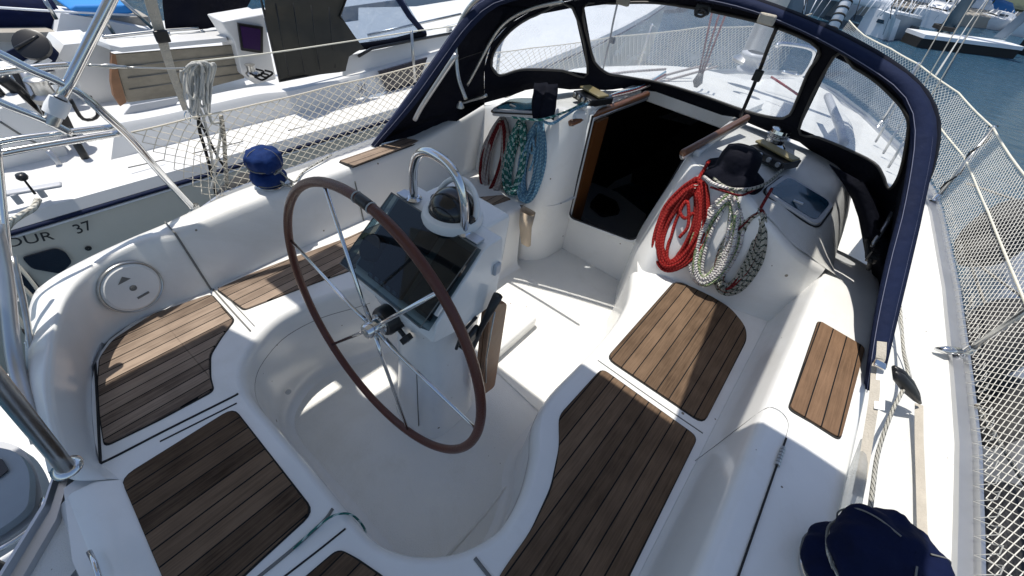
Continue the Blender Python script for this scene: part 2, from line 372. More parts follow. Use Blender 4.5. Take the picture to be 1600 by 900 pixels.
# stern: transom edge under the helm seat
stern = [(-.42, -.36), (-.2, -.40), (.3, -.40), (.93, -.35)]
outer += stern+[(.93, 0), (.93, 1.3), (.93, 2.0)]
vs, fs = flat([V((x, y, 0)) for x, y in outer+[(.6, 2.05), (.14, 2.12)][:0]]+[V((.27, 2.0, 0))]+[V((x, y, 0)) for x, y in RIM[::-1]]+[V((-.4, 2.0, 0))])
mk('seat_moulding', vs, fs, 'gel', yacht)
# ---- coamings : stations (base, inner, outer, outer bottom)
def prof(b, i, o, ob):
    b, i, o, ob = V(b), V(i), V(o), V(ob); up = V((0, 0, 1))
    io = (o-i); w = io.length; ioh = io/w; f = (i-b); fl_ = f.length; fh = f/fl_; g = (ob-o); gh = g.normalized()
    r = min(.035, w*.3)
    ctr = (i+o)/2
    inw = V((-(i-b).x, -(i-b).y, 0))
    return [b - fh*.0 + (b-o).normalized()*.03*0 + V((0, 0, -.002)), b+fh*.03+ioh*.004, b+fh*fl_*.35, i-fh*r, i-fh*r*.45+ioh*r*.08, i+ioh*r*.3-fh*r*.05, i+ioh*r, ctr+up*.004, o-ioh*r, o-ioh*r*.3+gh*r*.05, o+gh*r*.45-ioh*r*.05, o+gh*r, o+gh*g.length*.5, ob]
def station_rows(st, n=6):
    C4 = [cr([s[k] for s in st], n) for k in range(4)]
    return [prof(*[C4[k][i] for k in range(4)]) for i in range(len(C4[0]))]
DK = -.03
Pst = [((-.93, 2.25, 0), (-.96, 2.25, .34), (-1.10, 2.25, .32), (-1.26, 2.3, DK)),
       ((-.93, 2.0, 0), (-.965, 2.0, .375), (-1.11, 2.0, .36), (-1.24, 2.0, DK)),
       ((-.93, 1.76, 0), (-.97, 1.76, .34), (-1.12, 1.76, .33), (-1.22, 1.75, DK)),
       ((-.93, 1.46, 0), (-.98, 1.46, .285), (-1.13, 1.46, .28), (-1.20, 1.46, DK)),
       ((-.93, 1.2, 0), (-.99, 1.2, .27), (-1.13, 1.2, .27), (-1.20, 1.2, DK)),
       ((-.93, .8, 0), (-.995, .8, .27), (-1.13, .8, .27), (-1.20, .8, DK)),
       ((-.93, .5, 0), (-.995, .5, .27), (-1.12, .5, .27), (-1.19, .5, DK))]
for bp, ip, op, z1, z2 in [((330, 453), (273, 364), (258, 347), .265, .26), ((262, 480), (225, 375), (205, 370), .262, .25), ((205, 505), (178, 396), (150, 395), .26, .24),
                   ((165, 535), (135, 425), (100, 420), .255, .23), ((148, 565), (108, 455), (68, 440), .25, .22), ((143, 600), (92, 490), (48, 462), .245, .21),
                   ((143, 640), (80, 540), (36, 520), .24, .2), ((148, 690), (75, 615), (40, 590), .2, .18), ((156, 722), (92, 700), (52, 660), .12, .12), ((190, 748), (120, 752), (72, 735), .03, .03)]:
    b = Z(*bp); i = Z(*ip, z1); o = Z(*op, z2); d = V((o.x-b.x, o.y-b.y, 0)).normalized()
    Pst.append((b, i, o, V((o.x, o.y, DK-.1))+d*.05))
MB().loft(station_rows(Pst)).build('port_coaming', 'gel', yacht, smooth=True)['label'] = 'port side coaming in shade with a lit top'
Sst = [((.93, y, 0), (xi, y, zi), (xo, y, zo), (1.30, y, DK)) for y, xi, zi, xo, zo in
       ((-.5, .99, .27, 1.24, .27), (0, .99, .27, 1.24, .27), (.5, .99, .27, 1.24, .27), (1.0, .99, .27, 1.24, .27), (1.4, .99, .27, 1.24, .275), (1.7, .99, .272, 1.24, .27), (1.9, .99, .275, 1.24, .262), (2.1, .99, .27, 1.24, .25), (2.4, .95, .22, 1.22, .20))]
MB().loft(station_rows(Sst)).build('starboard_coaming', 'gel', yacht, smooth=True)['label'] = 'starboard coaming, sunlit forward and shaded aft'
# ---- bulkhead face and cabin end
def wall_rows():
    bot = [(-.97, 1.86, 0), (-.80, 1.83, 0), (-.55, 1.80, 0), (-.46, 1.79, SOLE), (-.385, 1.84, SOLE), (-.335, 1.93, SOLE), (-.318, 2.06, SOLE), (-.315, 2.12, SOLE)]
    top = [(-.97, 1.95, .37), (-.80, 1.98, .42), (-.60, 2.0, .475), (-.47, 1.98, .50), (-.40, 2.0, .50), (-.36, 2.05, .50), (-.34, 2.10, .50), (-.335, 2.14, .50)]
    A = cr(bot, 5); B = cr(top, 5); rows = []
    for t in [i/20 for i in range(21)]:
        row = []
        for a, b in zip(A, B):
            z = a.z+(b.z-a.z)*t; k = max(0, z/max(.1, b.z))**1.1; row.append(V((a.x+(b.x-a.x)*k, a.y+(b.y-a.y)*k, z)))
        rows.append(row)
    # rounded top edge
    rows.append([p+V((0, .012, .009)) for p in B]); rows.append([p+V((0, .035, .014)) for p in B])
    return rows
MB().loft(wall_rows()).build('cabin_end_port', 'gel', yacht, smooth=True)
def wall_rows_s():
    bot = [(.97, 1.90, 0), (.80, 1.86, 0), (.62, 1.84, 0), (.50, 1.83, -.0), (.40, 1.80, -.10), (.32, 1.77, SOLE), (.24, 1.86, SOLE), (.185, 1.98, SOLE), (.15, 2.07, SOLE), (.145, 2.12, SOLE)]
    top = [(.99, 2.0, .285), (.85, 1.93, .345), (.66, 1.91, .44), (.50, 1.95, .50), (.40, 1.97, .50), (.33, 1.97, .50), (.28, 1.99, .50), (.25, 2.03, .50), (.235, 2.08, .50), (.23, 2.13, .50)]
    A = cr(bot, 5); B = cr(top, 5); rows = []
    for t in [i/20 for i in range(21)]:
        rows.append([V((a.x+(b.x-a.x)*k, a.y+(b.y-a.y)*k, z)) for a, b, z, k in [(a, b, a.z+(b.z-a.z)*t, max(0, (a.z+(b.z-a.z)*t)/max(.1, b.z))**1.1) for a, b in zip(A, B)]])
    rows.append([p+V((0, .012, .009)) for p in B]); rows.append([p+V((0, .035, .014)) for p in B])
    return rows
MB().loft(wall_rows_s()).build('cabin_end_starboard', 'gel', yacht, smooth=True)
# centre panel below the sill
sl = [(-.33, SOLE), (.16, SOLE), (.165, -.10), (-.33, -.175)]
vs, fs = flat([V((x, 2.115, z)) for x, z in sl]); mk('companionway_bulkhead', vs, fs, 'gel', yacht, solid=.02)
# ---- companionway frame (black and grey seal) around the opening
fr = rnd([(-.325, 2.10, -.165), (.150, 2.10, -.095), (.235, 2.10, .50), (-.335, 2.10, .50)], .05)
half = fr[-4:]+fr[:12]
tubeo('companionway_frame', [V((-.335, 2.092, .50))]+[p+V((0, -.008, 0)) for p in fr[0:10]]+[V((.235, 2.092, .50))], .012, 'gelflat', yacht)
tubeo('companionway_seal', [V((-.322, 2.088, .50))]+[V((p.x*.97-.002, p.y-.012, p.z+.012)) for p in fr[0:10]]+[V((.224, 2.088, .50))], .006, 'blackr', yacht)
# dark cabin interior
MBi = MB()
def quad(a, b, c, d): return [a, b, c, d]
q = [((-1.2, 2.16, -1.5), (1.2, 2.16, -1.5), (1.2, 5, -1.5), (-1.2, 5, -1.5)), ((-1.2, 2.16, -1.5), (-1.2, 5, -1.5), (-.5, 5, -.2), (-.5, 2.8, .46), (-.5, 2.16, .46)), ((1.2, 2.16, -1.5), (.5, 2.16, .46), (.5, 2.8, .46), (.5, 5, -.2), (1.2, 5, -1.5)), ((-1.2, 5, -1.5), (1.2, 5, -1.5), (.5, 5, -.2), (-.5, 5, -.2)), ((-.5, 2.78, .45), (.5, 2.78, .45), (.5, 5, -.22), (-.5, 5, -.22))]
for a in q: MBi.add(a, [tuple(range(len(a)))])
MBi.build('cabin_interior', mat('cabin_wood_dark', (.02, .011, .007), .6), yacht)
MB().prism([(-.345, 2.17, -.40), (-.345, 2.30, -.40), (-.345, 2.30, .44), (-.345, 2.17, .44)], (.02, 0, 0)).build('companionway_liner', 'orange', yacht)
MB().prism([Z(a, b, -.8) for a, b in [(925, 285), (965, 300), (1010, 335), (1000, 385), (940, 360), (900, 330)]], (0, 0, -.04)).build('engine_box_top', 'nbgrey', yacht)
MB().prism(rnd([Z(a, b, -.79) for a, b in [(935, 305), (962, 318), (968, 335), (940, 340), (920, 322)]], .04), (0, 0, .03)).build('companionway_step', 'black', yacht)
MB().prism([Z(a, b, -.6) for a, b in [(990, 170), (1040, 195), (1048, 215), (1000, 200)]], (0, 0, -.04)).build('chart_table', 'wood', yacht)
# ---- coachroof, with hatch hole
def roofz(x, y):
    w = 1.06-.035*max(0, y-2.2)-.02*max(0, y-3.4)**2
    a = abs(x)/w
    h = .50+.035*min(.7, y-2.0)-.13*max(0, y-2.75)-.02*max(0, y-3.6)**2
    if a < .8: return h-.035*a*a
    k = (a-.8)/.2
    return h-.022-.10*k-.42*max(0, k-.0)**2.2*.6
def roof_patch(name, x0, x1, y0, y1, nx, ny, xf=None, m='gel'):
    vs = []; fs = []
    for j in range(ny+1):
        y = y0+(y1-y0)*j/ny; w = 1.06-.035*max(0, y-2.2)-.02*max(0, y-3.4)**2; sc = (w*1.22)/1.2932
        for i in range(nx+1):
            a = x0+(x1-x0)*i/nx
            x = a*sc if xf else a
            z = roofz(x, y); vs.append(V((x, y, max(z, -.04))))
    for j in range(ny):
        for i in range(nx): k = j*(nx+1)+i; fs.append((k, k+1, k+nx+2, k+nx+1))
    return vs, fs
mb = MB()
for a in ((-1.30, -.34, 2.50, 2.72), (.235, 1.30, 2.50, 2.72)): mb.add(*roof_patch('', *a, 24, 4))
def tabf(T, x):
    for (a, u), (b, w) in zip(T, T[1:]):
        if x <= b: t = max(0, (x-a)/(b-a)); t = t*t*(3-2*t)*.5+t*.5; return u+(w-u)*t
    return T[-1][1]
YC = [(.23, 2.12), (.28, 1.99), (.34, 1.965), (.50, 1.95), (.66, 1.91), (.85, 1.93), (.99, 2.0), (1.1, 2.02), (1.26, 1.98)]
ZC = [(.23, .514), (.34, .514), (.50, .512), (.66, .452), (.85, .357), (.99, .297), (1.1, .285), (1.26, .262)]
YP = [(.33, 2.12), (.40, 2.01), (.47, 1.99), (.60, 2.01), (.80, 1.99), (.97, 1.93), (1.12, 1.9), (1.26, 1.9)]
ZP = [(.33, .514), (.47, .512), (.60, .487), (.80, .43), (.97, .375), (1.12, .36), (1.26, .22)]
def shoulder(x, y):
    yc, zc = (tabf(YC, x), tabf(ZC, x)) if x > 0 else (tabf(YP, -x), tabf(ZP, -x))
    t = min(1, max(0, (y-yc)/(2.52-yc))); t = t*(2-t)*.6+t*.4
    return zc+(max(-.04, roofz(x, 2.52))-zc)*t
for x0, x1 in ((.235, 1.27), (-1.27, -.335)):
    rows = []
    for i in range(31):
        x = x0+(x1-x0)*i/30; yc = tabf(YC, x) if x > 0 else tabf(YP, -x)
        rows.append([V((x, yc+.02+(2.52-yc-.02)*k/14, shoulder(x, yc+.02+(2.52-yc-.02)*k/14))) for k in range(15)])
    mb.loft(rows)
mb.add(*roof_patch('', -1.30, 1.30, 2.72, 6.1, 56, 40, True))
mb.build('coachroof', 'deck', yacht, smooth=True)
# hatch coaming: raised slides each side with wooden/metal rails, garage forward
for s, (p, q2) in (('port', ((893, 190), (1012, 148))), ('starboard', ((1065, 238), (1165, 186)))):
    pass
mb = MB()
a0 = V((-.345, 2.0, .50)); a1 = V((-.345, 2.75, .525))
MB().box((-.365, 2.40, .49), (.045, .66, .10)).build('hatch_slide', 'gel', yacht, bevel=.01)
MB().box((.262, 2.40, .49), (.045, .66, .10)).build('hatch_slide', 'gel', yacht, bevel=.01)
MB().box((-.05, 2.745, .50), (.60, .05, .10)).build('hatch_header', 'gel', yacht, bevel=.01)
MB().prism(rnd([(-.36, 2.76, .50), (.26, 2.76, .50), (.26, 3.4, .42), (-.36, 3.4, .42)], .06), (0, 0, .06)).build('sliding_hatch', 'deck', yacht, bevel=.02)
L0, L1 = Y(890, 193, 1.98), Y(1012, 147, 2.55)
R0, R1 = Y(1066, 240, 1.98), Y(1167, 184, 2.55)
for a, b in ((L0, L1), (R0, R1)):
    d = (b-a).normalized(); mb = MB()
    tubeo('hatch_rail', [a, a+d*.01, a.lerp(b, .5), b], [.014, .018, .018, .018], 'wood', yacht, n=10)
    tubeo('rail_base', [a+V((0, .02, -.02)), b+V((0, 0, -.02))], .016, 'rail', yacht, n=8)
# ---- side deck, toe rail and hull
def lerp_tab(tab, y):
    for (a, u), (b, w) in zip(tab, tab[1:]):
        if y <= b: return u+(w-u)*max(0, (y-a)/(b-a))
    return tab[-1][1]
HS = [(-1.5, 1.62), (0, 1.70), (1.27, 1.745), (1.8, 1.752), (2.2, 1.735), (3.0, 1.69), (4.06, 1.592), (4.4, 1.545), (5.2, 1.30), (6.0, .90), (6.6, .50), (7.0, .06)]
HP = [(-1.5, .05), (-.5, .2), (-.25, .7), (.0, 1.1), (.3, 1.42), (.6, 1.58), (2, 1.66), (2.8, 1.60), (3.8, 1.44), (5.2, 1.08), (6.2, .62), (7.0, .06)]
ys = [-1.2+.2*i for i in range(42)]; ys = [y for y in ys if y < 7.0]+[7.0]
vs = []; fs = []
for y in ys:
    z = DK+.02*max(0, y-4)
    vs += [V((-lerp_tab(HP, y), y, z)), V((-.0, y, z)), V((lerp_tab(HS, y), y, z))]
# deck only beside the cockpit where it is not covered
mb = MB()
for side, tab in ((1, HS), (-1, HP)):
    rows = [[V((side*(1.18 if y < 2.3 else (.88 if y < 3.9 else .3)), y, DK)), V((side*lerp_tab(tab, y), y, DK))] for y in ys]
    rows = [[a if abs(a.x) < abs(b.x) else V((b.x*.5, b.y, b.z)), b] for a, b in rows]
    mb.loft(rows)
mb.build('side_deck', 'deck', yacht)
vs, fs = flat([V((-1.0, 5.9, DK-.002)), V((1.0, 5.9, DK-.002)), V((.05, 7.0, DK-.002)), V((-.05, 7.0, DK-.002))]); mk('foredeck', vs, fs, 'deck', yacht)
for nm, side, tab in (('starboard_toe_rail', 1, HS), ('port_toe_rail', -1, HP)):
    rows = []
    for y in ys:
        x = lerp_tab(tab, y)-.0
        rows.append([V((side*(x-.055), y, DK-.002)), V((side*(x-.05), y, DK+.018)), V((side*(x-.012), y, DK+.022)), V((side*(x-.006), y, DK+.042)), V((side*(x+.006), y, DK+.042)), V((side*(x+.012), y, DK+.0)), V((side*(x+.014), y, DK-.06))])
    MB().loft(rows).build(nm, 'rail', yacht, smooth=True, ang=40)
rows = []
for k, (dz, sc) in enumerate(((DK-.02, 1), (-.5, .98), (-1.1, .92), (-1.7, .8))):
    rows.append([V((lerp_tab(HS, y)*sc, y, dz)) for y in ys]+[V((-lerp_tab(HP, y)*sc, y, dz)) for y in ys[::-1]])
MB().loft(rows, True).build('hull', 'gel', yacht, smooth=True)
# ---- teak panels
def panel(name, px, m, label, z=0., r=.03, h=.008, world=None):
    P = [Z(a, b, z) for a, b in px] if world is None else [V((*p, z)) for p in world]
    P = rnd(P, r) if r else P
    P = [V((p.x, p.y, z-.004)) for p in P]
    o = MB().prism(P, (0, 0, h+.004)).build(name, m, yacht, bevel=.002, bseg=1); o['label'] = label
    c = sum(P, V())/len(P)
    e = [c+(p-c)*(1+.006/max(.01, (p-c).length)) for p in P]
    g = MB().prism([V((p.x, p.y, z-.003)) for p in e], (0, 0, .0045)).build('panel_gap', 'dark', o)
    return o
panel('teak_panel', [(948, 560), (1055, 440), (1100, 458), (1140, 482), (1163, 510), (1165, 530), (1099, 662)], 'teakR', 'sunlit brown seat planks near the cabin', r=.04)
panel('teak_panel', [(940, 577), (1089, 684), (979, 902), (920, 1060), (690, 1080), (785, 893), (830, 830), (862, 765), (874, 700), (873, 652)], 'teakR', 'long shaded seat planks on the starboard side', r=.03)
panel('teak_panel', [(340, 453), (400, 426), (545, 372), (620, 338), (720, 312), (786, 306), (798, 312), (700, 345), (620, 385), (545, 424), (500, 440), (455, 457), (383, 485)], 'teakL', 'port seat planks striped with sun beside the wheel', r=.015)
panel('teak_panel', [(330, 461), (366, 502), (345, 528), (327, 556), (328, 590), (334, 610), (250, 655), (165, 697), (158, 650), (155, 600), (158, 560), (178, 532), (240, 492)], 'teakL', 'port quarter seat planks half sun and half shade', r=.02)
panel('teak_panel', [(190, 749), (365, 639), (489, 800), (400, 880), (290, 985), (255, 900)], 'teakR', 'dark square helm seat planks in shade', r=.035)
panel('teak_panel', [(530, 860), (552, 872), (600, 905), (650, 950), (560, 1000), (440, 935)], 'teakR', 'dark starboard quarter seat planks at the picture edge', r=.02)
panel('teak_panel', [(1278, 502), (1350, 544), (1312, 687), (1232, 638)], 'teakO', 'small orange-brown coaming tread with four planks', z=.274, r=.02)
panel('teak_panel', [(530, 253), (553, 261), (645, 226), (705, 202), (690, 196), (630, 218)], 'teakL', 'narrow coaming tread running under the spray hood', z=.274, r=.008)
# ---- seams of hatches and lids
def seam(px, z=0., r=.0022, m='dark', name='lid_gap', n=6, P=None):
    pts = cr(P if P else [Z(a, b, z) for a, b in px], n); return tubeo(name, [p+V((0, 0, .0)) for p in pts], r, m, yacht, n=6)
seam([(148, 555), (152, 620), (157, 715), (162, 722), (260, 672), (360, 622), (372, 615)], r=.004)
seam([(250, 690), (300, 665), (370, 630)], r=.003)
seam([(232, 722), (300, 680), (358, 645)], r=.0015, m='seamgrey')
seam([(333, 452), (362, 485), (392, 518)], r=.0035, m='seamgrey')
seam([(341, 449), (368, 478), (398, 510)], r=.002, m='seamgrey')
seam([(934, 563), (1015, 620), (1098, 677)], r=.0025, m='seamgrey')
seam([(400, 905), (455, 860), (505, 815), (520, 795)], r=.005, m='seamgrey')
seam([(430, 912), (495, 862), (540, 826)], r=.003)
seam([(742, 872), (752, 885), (768, 905)], r=.006, m='seamgrey')
seam([(273, 364), (290, 392), (312, 425), (331, 452)], P=[Z(330, 453).lerp(Z(273, 364, .265), k/4)+V((.002, 0, .004)) for k in range(5)], r=.004, m='seamgrey')
seam([(0, 0)], P=[V((-.93, 1.0, 0)).lerp(V((-.993, 1.02, .27)), k/4)+V((.002, 0, 0)) for k in range(4)], r=.003, m='seamgrey')
seam([(258, 347), (273, 364)], .272, r=.003, m='seamgrey')
# starboard cockpit locker lid in the coaming
seam([(1098, 684), (1120, 687), (1150, 672), (1180, 655)], z=.1, P=[V((.925, .98, .003)), V((.945, 1.02, .08)), V((.974, 1.08, .20)), V((.99, 1.11, .255)), V((1.005, 1.125, .270)), V((1.035, 1.125, .274)), V((1.06, 1.10, .272)), V((1.066, 1.04, .272))], r=.0009, m='seamgrey')
seam([(0, 0)], P=[V((1.066, 1.04, .276)), V((1.066, .6, .276)), V((1.066, .1, .276)), V((1.066, -.5, .276))], r=.003)
hg = MB(); 
for i in range(6): hg.tube([(1.066, 1.0-.012*i, .279), (1.066, .99-.012*i, .279)], .007, 8)
hg.build('locker_hinge', 'steelw', yacht, smooth=True, ang=40)
# locker edge lines inside the well
for pts in ([V((x, y, -.10)) for x, y in off(RIM, .030)][28:58],):
    tubeo('well_seam', pts, .003, 'seamgrey', yacht, n=6)
tubeo('well_seam', [V((x, y, -.07)) for x, y in off(RIM, .028)][80:98], .003, 'seamgrey', yacht, n=6)
MB().box(tuple(Z(405, 545, -.08)), (.04, .05, .09)).build('seat_latch', 'seamgrey', yacht, bevel=.01)
MB().box((.545, .60, -.09), (.018, .05, .03)).build('locker_catch', 'steel', yacht, bevel=.004)
# sole mouldings: foot brace and ridges
P = [Z(838, 500, -.34), Z(825, 489, -.34), Z(758, 532, -.34), Z(770, 560, -.34)]
a = sum(P[:2], V())/2; b = sum(P[2:], V())/2
MB().box(((a.x+b.x)/2, (a.y+b.y)/2, -.385), (.065, (a-b).length+.05, .08)).build('foot_brace', 'gel', yacht, bevel=.018, bseg=3)
tubeo('sole_ridge', [Z(842, 695, SOLE), Z(760, 800, SOLE), Z(690, 880, SOLE)], .006, 'sole', yacht)
tubeo('sole_ridge', [Z(770, 575, SOLE), Z(850, 650, SOLE)], .006, 'sole', yacht)
# scuppers
MB().lathe(Z(450, 612, SOLE+.09), [(0, 0), (.012, 0), (.012, .004), (0, .004)], (1, 0, .3), 12).build('drain', 'steel', yacht)
# round inspection cover on the port coaming face
c = V((-.955, .06, .13)); ctr = S(206, 449, lambda p: p.x-(-.925-.25*p.z)+.0 if False else (p.x+.935+.24*p.z)-.25*max(0, .1-p.y)); 
nrm = V((1, .22, .24)).normalized()
cov = MB().lathe(ctr, [(.001, .010), (.080, .010), (.084, .006), (.088, .004), (.090, -.005)], nrm, 40).build('inspection_cover', 'gelflat', yacht, smooth=True, ang=40)
MB().lathe(ctr, [(.0885, .0), (.093, .006), (.0955, .006), (.097, -.004)], nrm, 40).build('cover_ring', 'steelw', cov, smooth=True)
MB().lathe(ctr, [(.001, .015), (.010, .014), (.012, .008)], nrm, 12).build('cover_keyhole', 'seamgrey', cov)
u = nrm.cross(ZV).normalized(); w = u.cross(nrm)
def tri_on(c, pts, m, nm, par): MB().prism([c+u*a+w*b+nrm*.0105 for a, b in pts], nrm*.0015).build(nm, m, par)
tri_on(ctr, [(.005, .055), (.03, .035), (-.012, .035)], 'seamgrey', 'cover_arrow', cov)
tri_on(ctr, [(-.03, -.045), (.01, -.045), (.01, -.037), (-.03, -.037)], 'seamgrey', 'cover_mark', cov)
# handle recess at the helm seat corner
tubeo('seat_grab_wire', [Z(139, 862, .03), Z(148, 880, .035), Z(156, 905, .03)], .006, 'steel', yacht)
vs = []
mb = MB(); sp = [(190, 748, .0), (178, 752, .0), (135, 752, .02), (95, 782, .01), (92, 800, -.05)]
tr = [[Z(190, 750, .002), Z(255, 905, .002), Z(300, 1000, .002)], [Z(150, 752, .012), Z(205, 905, .012), Z(240, 1000, .012)], [Z(112, 770, .01), Z(165, 905, .01), Z(200, 1000, .01)], [Z(92, 792, -.02), Z(135, 905, -.02), Z(160, 1000, -.02)], [Z(88, 800, -.12), Z(122, 910, -.12), Z(140, 1000, -.12)], [Z(100, 790, -.6), Z(130, 910, -.6), Z(150, 1000, -.6)]]
MB().loft([cr(r, 4) for r in tr]).build('helm_seat_lid', 'gel', yacht, smooth=True)
# rounded seat edge strip and stern closure
vs, fs = flat([V((x, y, -.15)) for x, y in [(-.6, -.25), (-.35, -.42), (.4, -.5), (1.4, -.5), (1.4, .2), (-.3, .05)]]); mk('stern_locker_floor', vs, fs, 'gelflat', yacht)
# portlights in the coachroof end
def portlight(px, lab):
    f = lambda p: p.z-shoulder(p.x, p.y)
    P = rnd([S(a, b, f)+V((0, 0, .002)) for a, b in px], .05, 6)
    c = sum(P, V())/len(P)
    fr = MB().prism([p-V((0, 0, .02)) for p in P], (0, 0, .034)).build('portlight', 'nbgrey', yacht, bevel=.006); fr['label'] = lab
    P2 = [c+(p-c)*(1-.022/(p-c).length)+V((0, 0, .0125)) for p in P]
    MB().prism(P2, (0, 0, .004)).build('pane', 'port', fr, bevel=.001)
    d = (P2[3]-c)
    MB().box(c+V((.0, -.07, .02)), (.04, .012, .006)).build('pane_latch', 'rail', fr)
    tubeo('gasket', [c+(p-c)*(1+.006/(p-c).length)+V((0, 0, .001)) for p in P], .004, 'blackr', fr, closed=True)
portlight([(1190, 302), (1226, 275), (1302, 322), (1275, 358)], 'large portlight right of the coiled ropes')
portlight([(765, 176), (800, 157), (846, 158), (842, 180)], 'portlight beside the port rope coils')
# =================================================================== WHEEL
WC = V((-.078, .458, .298)); WR = .464
ped = thing('steering_pedestal', 'white moulded steering pedestal with smoked cover and large brown-rimmed wheel', 'steering pedestal', (-.07, .72, SOLE))
wh = bpy.data.objects.new('steering_wheel', None); COL.objects.link(wh); wh.parent = ped; wh.location = WC-ped.location; wh['label'] = 'large wheel with brown leather rim and thin steel spokes'
wn = V((.01, 1, -.05)).normalized(); wu = wn.cross(ZV).normalized(); wv = wu.cross(wn)
def wp(a, r, o=0.): return WC+(wu*cos(a)+wv*sin(a))*r+wn*o
tubeo('rim', [wp(2*pi*k/96, WR) for k in range(96)], .0138, 'leather', wh, n=12, closed=True)
# spoke ends measured on the rim
for px in ((507, 290), (455, 376), (522, 537), (636, 668), (746, 672), (684, 457)):
    d = ray(*px); t = (WC-EYE).dot(wn)/d.dot(wn); p = EYE+d*t-WC
    a = math.atan2(p.dot(wv), p.dot(wu))
    tubeo('spoke', [wp(a, .03, -.0), wp(a, .1, -.004), wp(a, WR-.008)], [.0075, .0065, .0055], 'steel', wh)
MB().lathe(WC-wn*.03, [(.001, 0), (.022, 0), (.026, .006), (.026, .05), (.036, .052), (.036, .07), (.03, .075)], wn, 24).build('hub', 'steel', wh, smooth=True, ang=35)
MB().lathe(WC-wn*.034, [(.001, 0), (.010, 0), (.012, .006)], wn, 6).build('hub_nut', 'steelw', wh)
kp = []
d = ray(568, 302); t = (WC-EYE).dot(wn)/d.dot(wn); p = EYE+d*t-WC; a0 = math.atan2(p.dot(wv), p.dot(wu))
tubeo('king_spoke_band', [wp(a0+k*.012, WR) for k in range(-4, 5)], 0.0150, 'black', wh, n=12)
for s in (-5, 5): tubeo('band_ring', [wp(a0+(s+k*.5)*.012, WR) for k in (0, 1)], .0162, 'greyline', wh, n=12)
# =================================================================== PEDESTAL
def ring(cx, cy, hx, hy, z, r=.05, n=32, sq=3.2):
    out = []
    for k in range(n):
        a = 2*pi*k/n; c, s = cos(a), sin(a)
        out.append(V((cx+hx*abs(c)**(2/sq)*(1 if c > 0 else -1), cy+hy*abs(s)**(2/sq)*(1 if s > 0 else -1), z)))
    return out
prf = [(-.065, .69, .150, .155, SOLE), (-.065, .69, .142, .150, -.38), (-.067, .70, .130, .140, -.2), (-.068, .715, .125, .135, 0), (-.069, .72, .130, .145, .15), (-.070, .715, .150, .165, .25), (-.072, .715, .178, .185, .31), (-.073, .72, .186, .19, .335)]
MB().loft([ring(*p) for p in prf], True).build('pedestal_body', 'gel', ped, smooth=True)
# upper pod: side profile extruded across
xl, xr = -.265, .118
pf = [(.53, .33), (.545, .40), (.735, .578), (.76, .585), (.815, .585), (.825, .56), (.825, .42), (.82, .335), (.78, .30), (.62, .305)]
MB().prism([V((xl, y, z)) for y, z in pf], (xr-xl, 0, 0)).build('pedestal_pod', 'gel', ped, bevel=.022, bseg=4)
MB().prism([V((-.225, y, z)) for y, z in [(.76, .30), (.78, .583), (.93, .583), (.945, .56), (.93, .36), (.90, .30)]], (.275, 0, 0)).build('compass_plinth', 'gel', ped, bevel=.025, bseg=4)
A = V((0, .53, .392)); Bp = V((0, .735, .580)); sd = (Bp-A).normalized(); nn = V((0, -sd.z, sd.y))
def face(x, t, o=0.): return V((x, 0, 0))+A+(Bp-A)*t+nn*o
MB().prism([face(xl+.02, .06, .004), face(xr-.02, .06, .004), face(xr-.02, .97, .004), face(xl+.02, .97, .004)], nn*.004).build('instrument_face', mat('pod_face', (.13, .15, .16), .5), ped)
def disp(x0, x1, t0, t1, m, nm, h=.02):
    return MB().prism([face(x0, t0, .008), face(x1, t0, .008), face(x1, t1, .008), face(x0, t1, .008)], nn*h).build(nm, m, ped, bevel=.004)
d1 = disp(-.17, -.02, .05, .50, 'screen', 'chart_display')
for k in range(5): MB().box(face(-.155+.028*k, .085, .031), (.014, .004, .012)).build('display_button', 'nbgrey', d1)
disp(.0, .10, .1, .9, 'screen', 'instrument_display', .012)
disp(-.10, -.03, .62, .88, 'screen', 'depth_gauge', .012)
MB().lathe(face(-.215, .33, .01), [(.045, 0), (.045, .02), (.038, .026), (.001, .026)], nn, 24).build('round_gauge', 'black', ped, smooth=True, ang=40)
# smoked cover : shallow box open below
cv = [face(xl-.012, -.03, .0), face(xr-.008, -.03, .0), face(xr-.008, .985, .0), face(xl-.012, .985, .0)]
cvt = [face(xl-.006, -.02, .045), face(xr-.012, -.02, .045), face(xr-.012, .98, .022), face(xl-.006, .98, .022)]
MB().add(cv+cvt, [(4, 5, 6, 7), (0, 1, 5, 4), (1, 2, 6, 5), (3, 0, 4, 7)]).build('smoked_cover', 'smoke', ped)
tubeo('cover_edge', [p for p in cvt], .0025, 'seamgrey', ped, n=6, closed=True)
for x in (xl+.03, xr-.045): MB().box(V((x, .742, .592)), (.045, .035, .008)).build('cover_hinge', 'rail', ped, bevel=.002)
MB().box(face(xr-.006, .25, .02), (.012, .05, .01), Matrix.Rotation(.75, 3, 'X')).build('cover_label', 'gelflat', ped)
# compass
cc = Z(707, 342, .585)
cp = MB().lathe(cc, [(.092, 0), (.095, .012), (.090, .028), (.080, .034), (.074, .036)], (0, 0, 1), 40).build('compass_base', 'gelflat', ped, smooth=True, ang=40)
cp2 = MB().lathe(cc, [(.072, .030)]+[(.072*cos(a), .036+.066*sin(a)) for a in [i*pi/2/10 for i in range(11)]], (0, 0, 1), 32).build('compass_dome', mat('compass_glass', (.004, .004, .005), .16, coat=.25), ped, smooth=True)
hd = []
tubeo('compass_hood', [cc+V((.080*cos(a), .012+.035*sin(a), .036+.080*sin(a))) for a in [pi*k/20 for k in range(21)]], .009, 'gelflat', ped)
for s in (-1, 1): MB().lathe(cc+V((s*.072, .0, .036)), [(.001, .014), (.012, .014), (.014, 0)], (s, 0, 0), 12).build('compass_knob', 'black', ped)
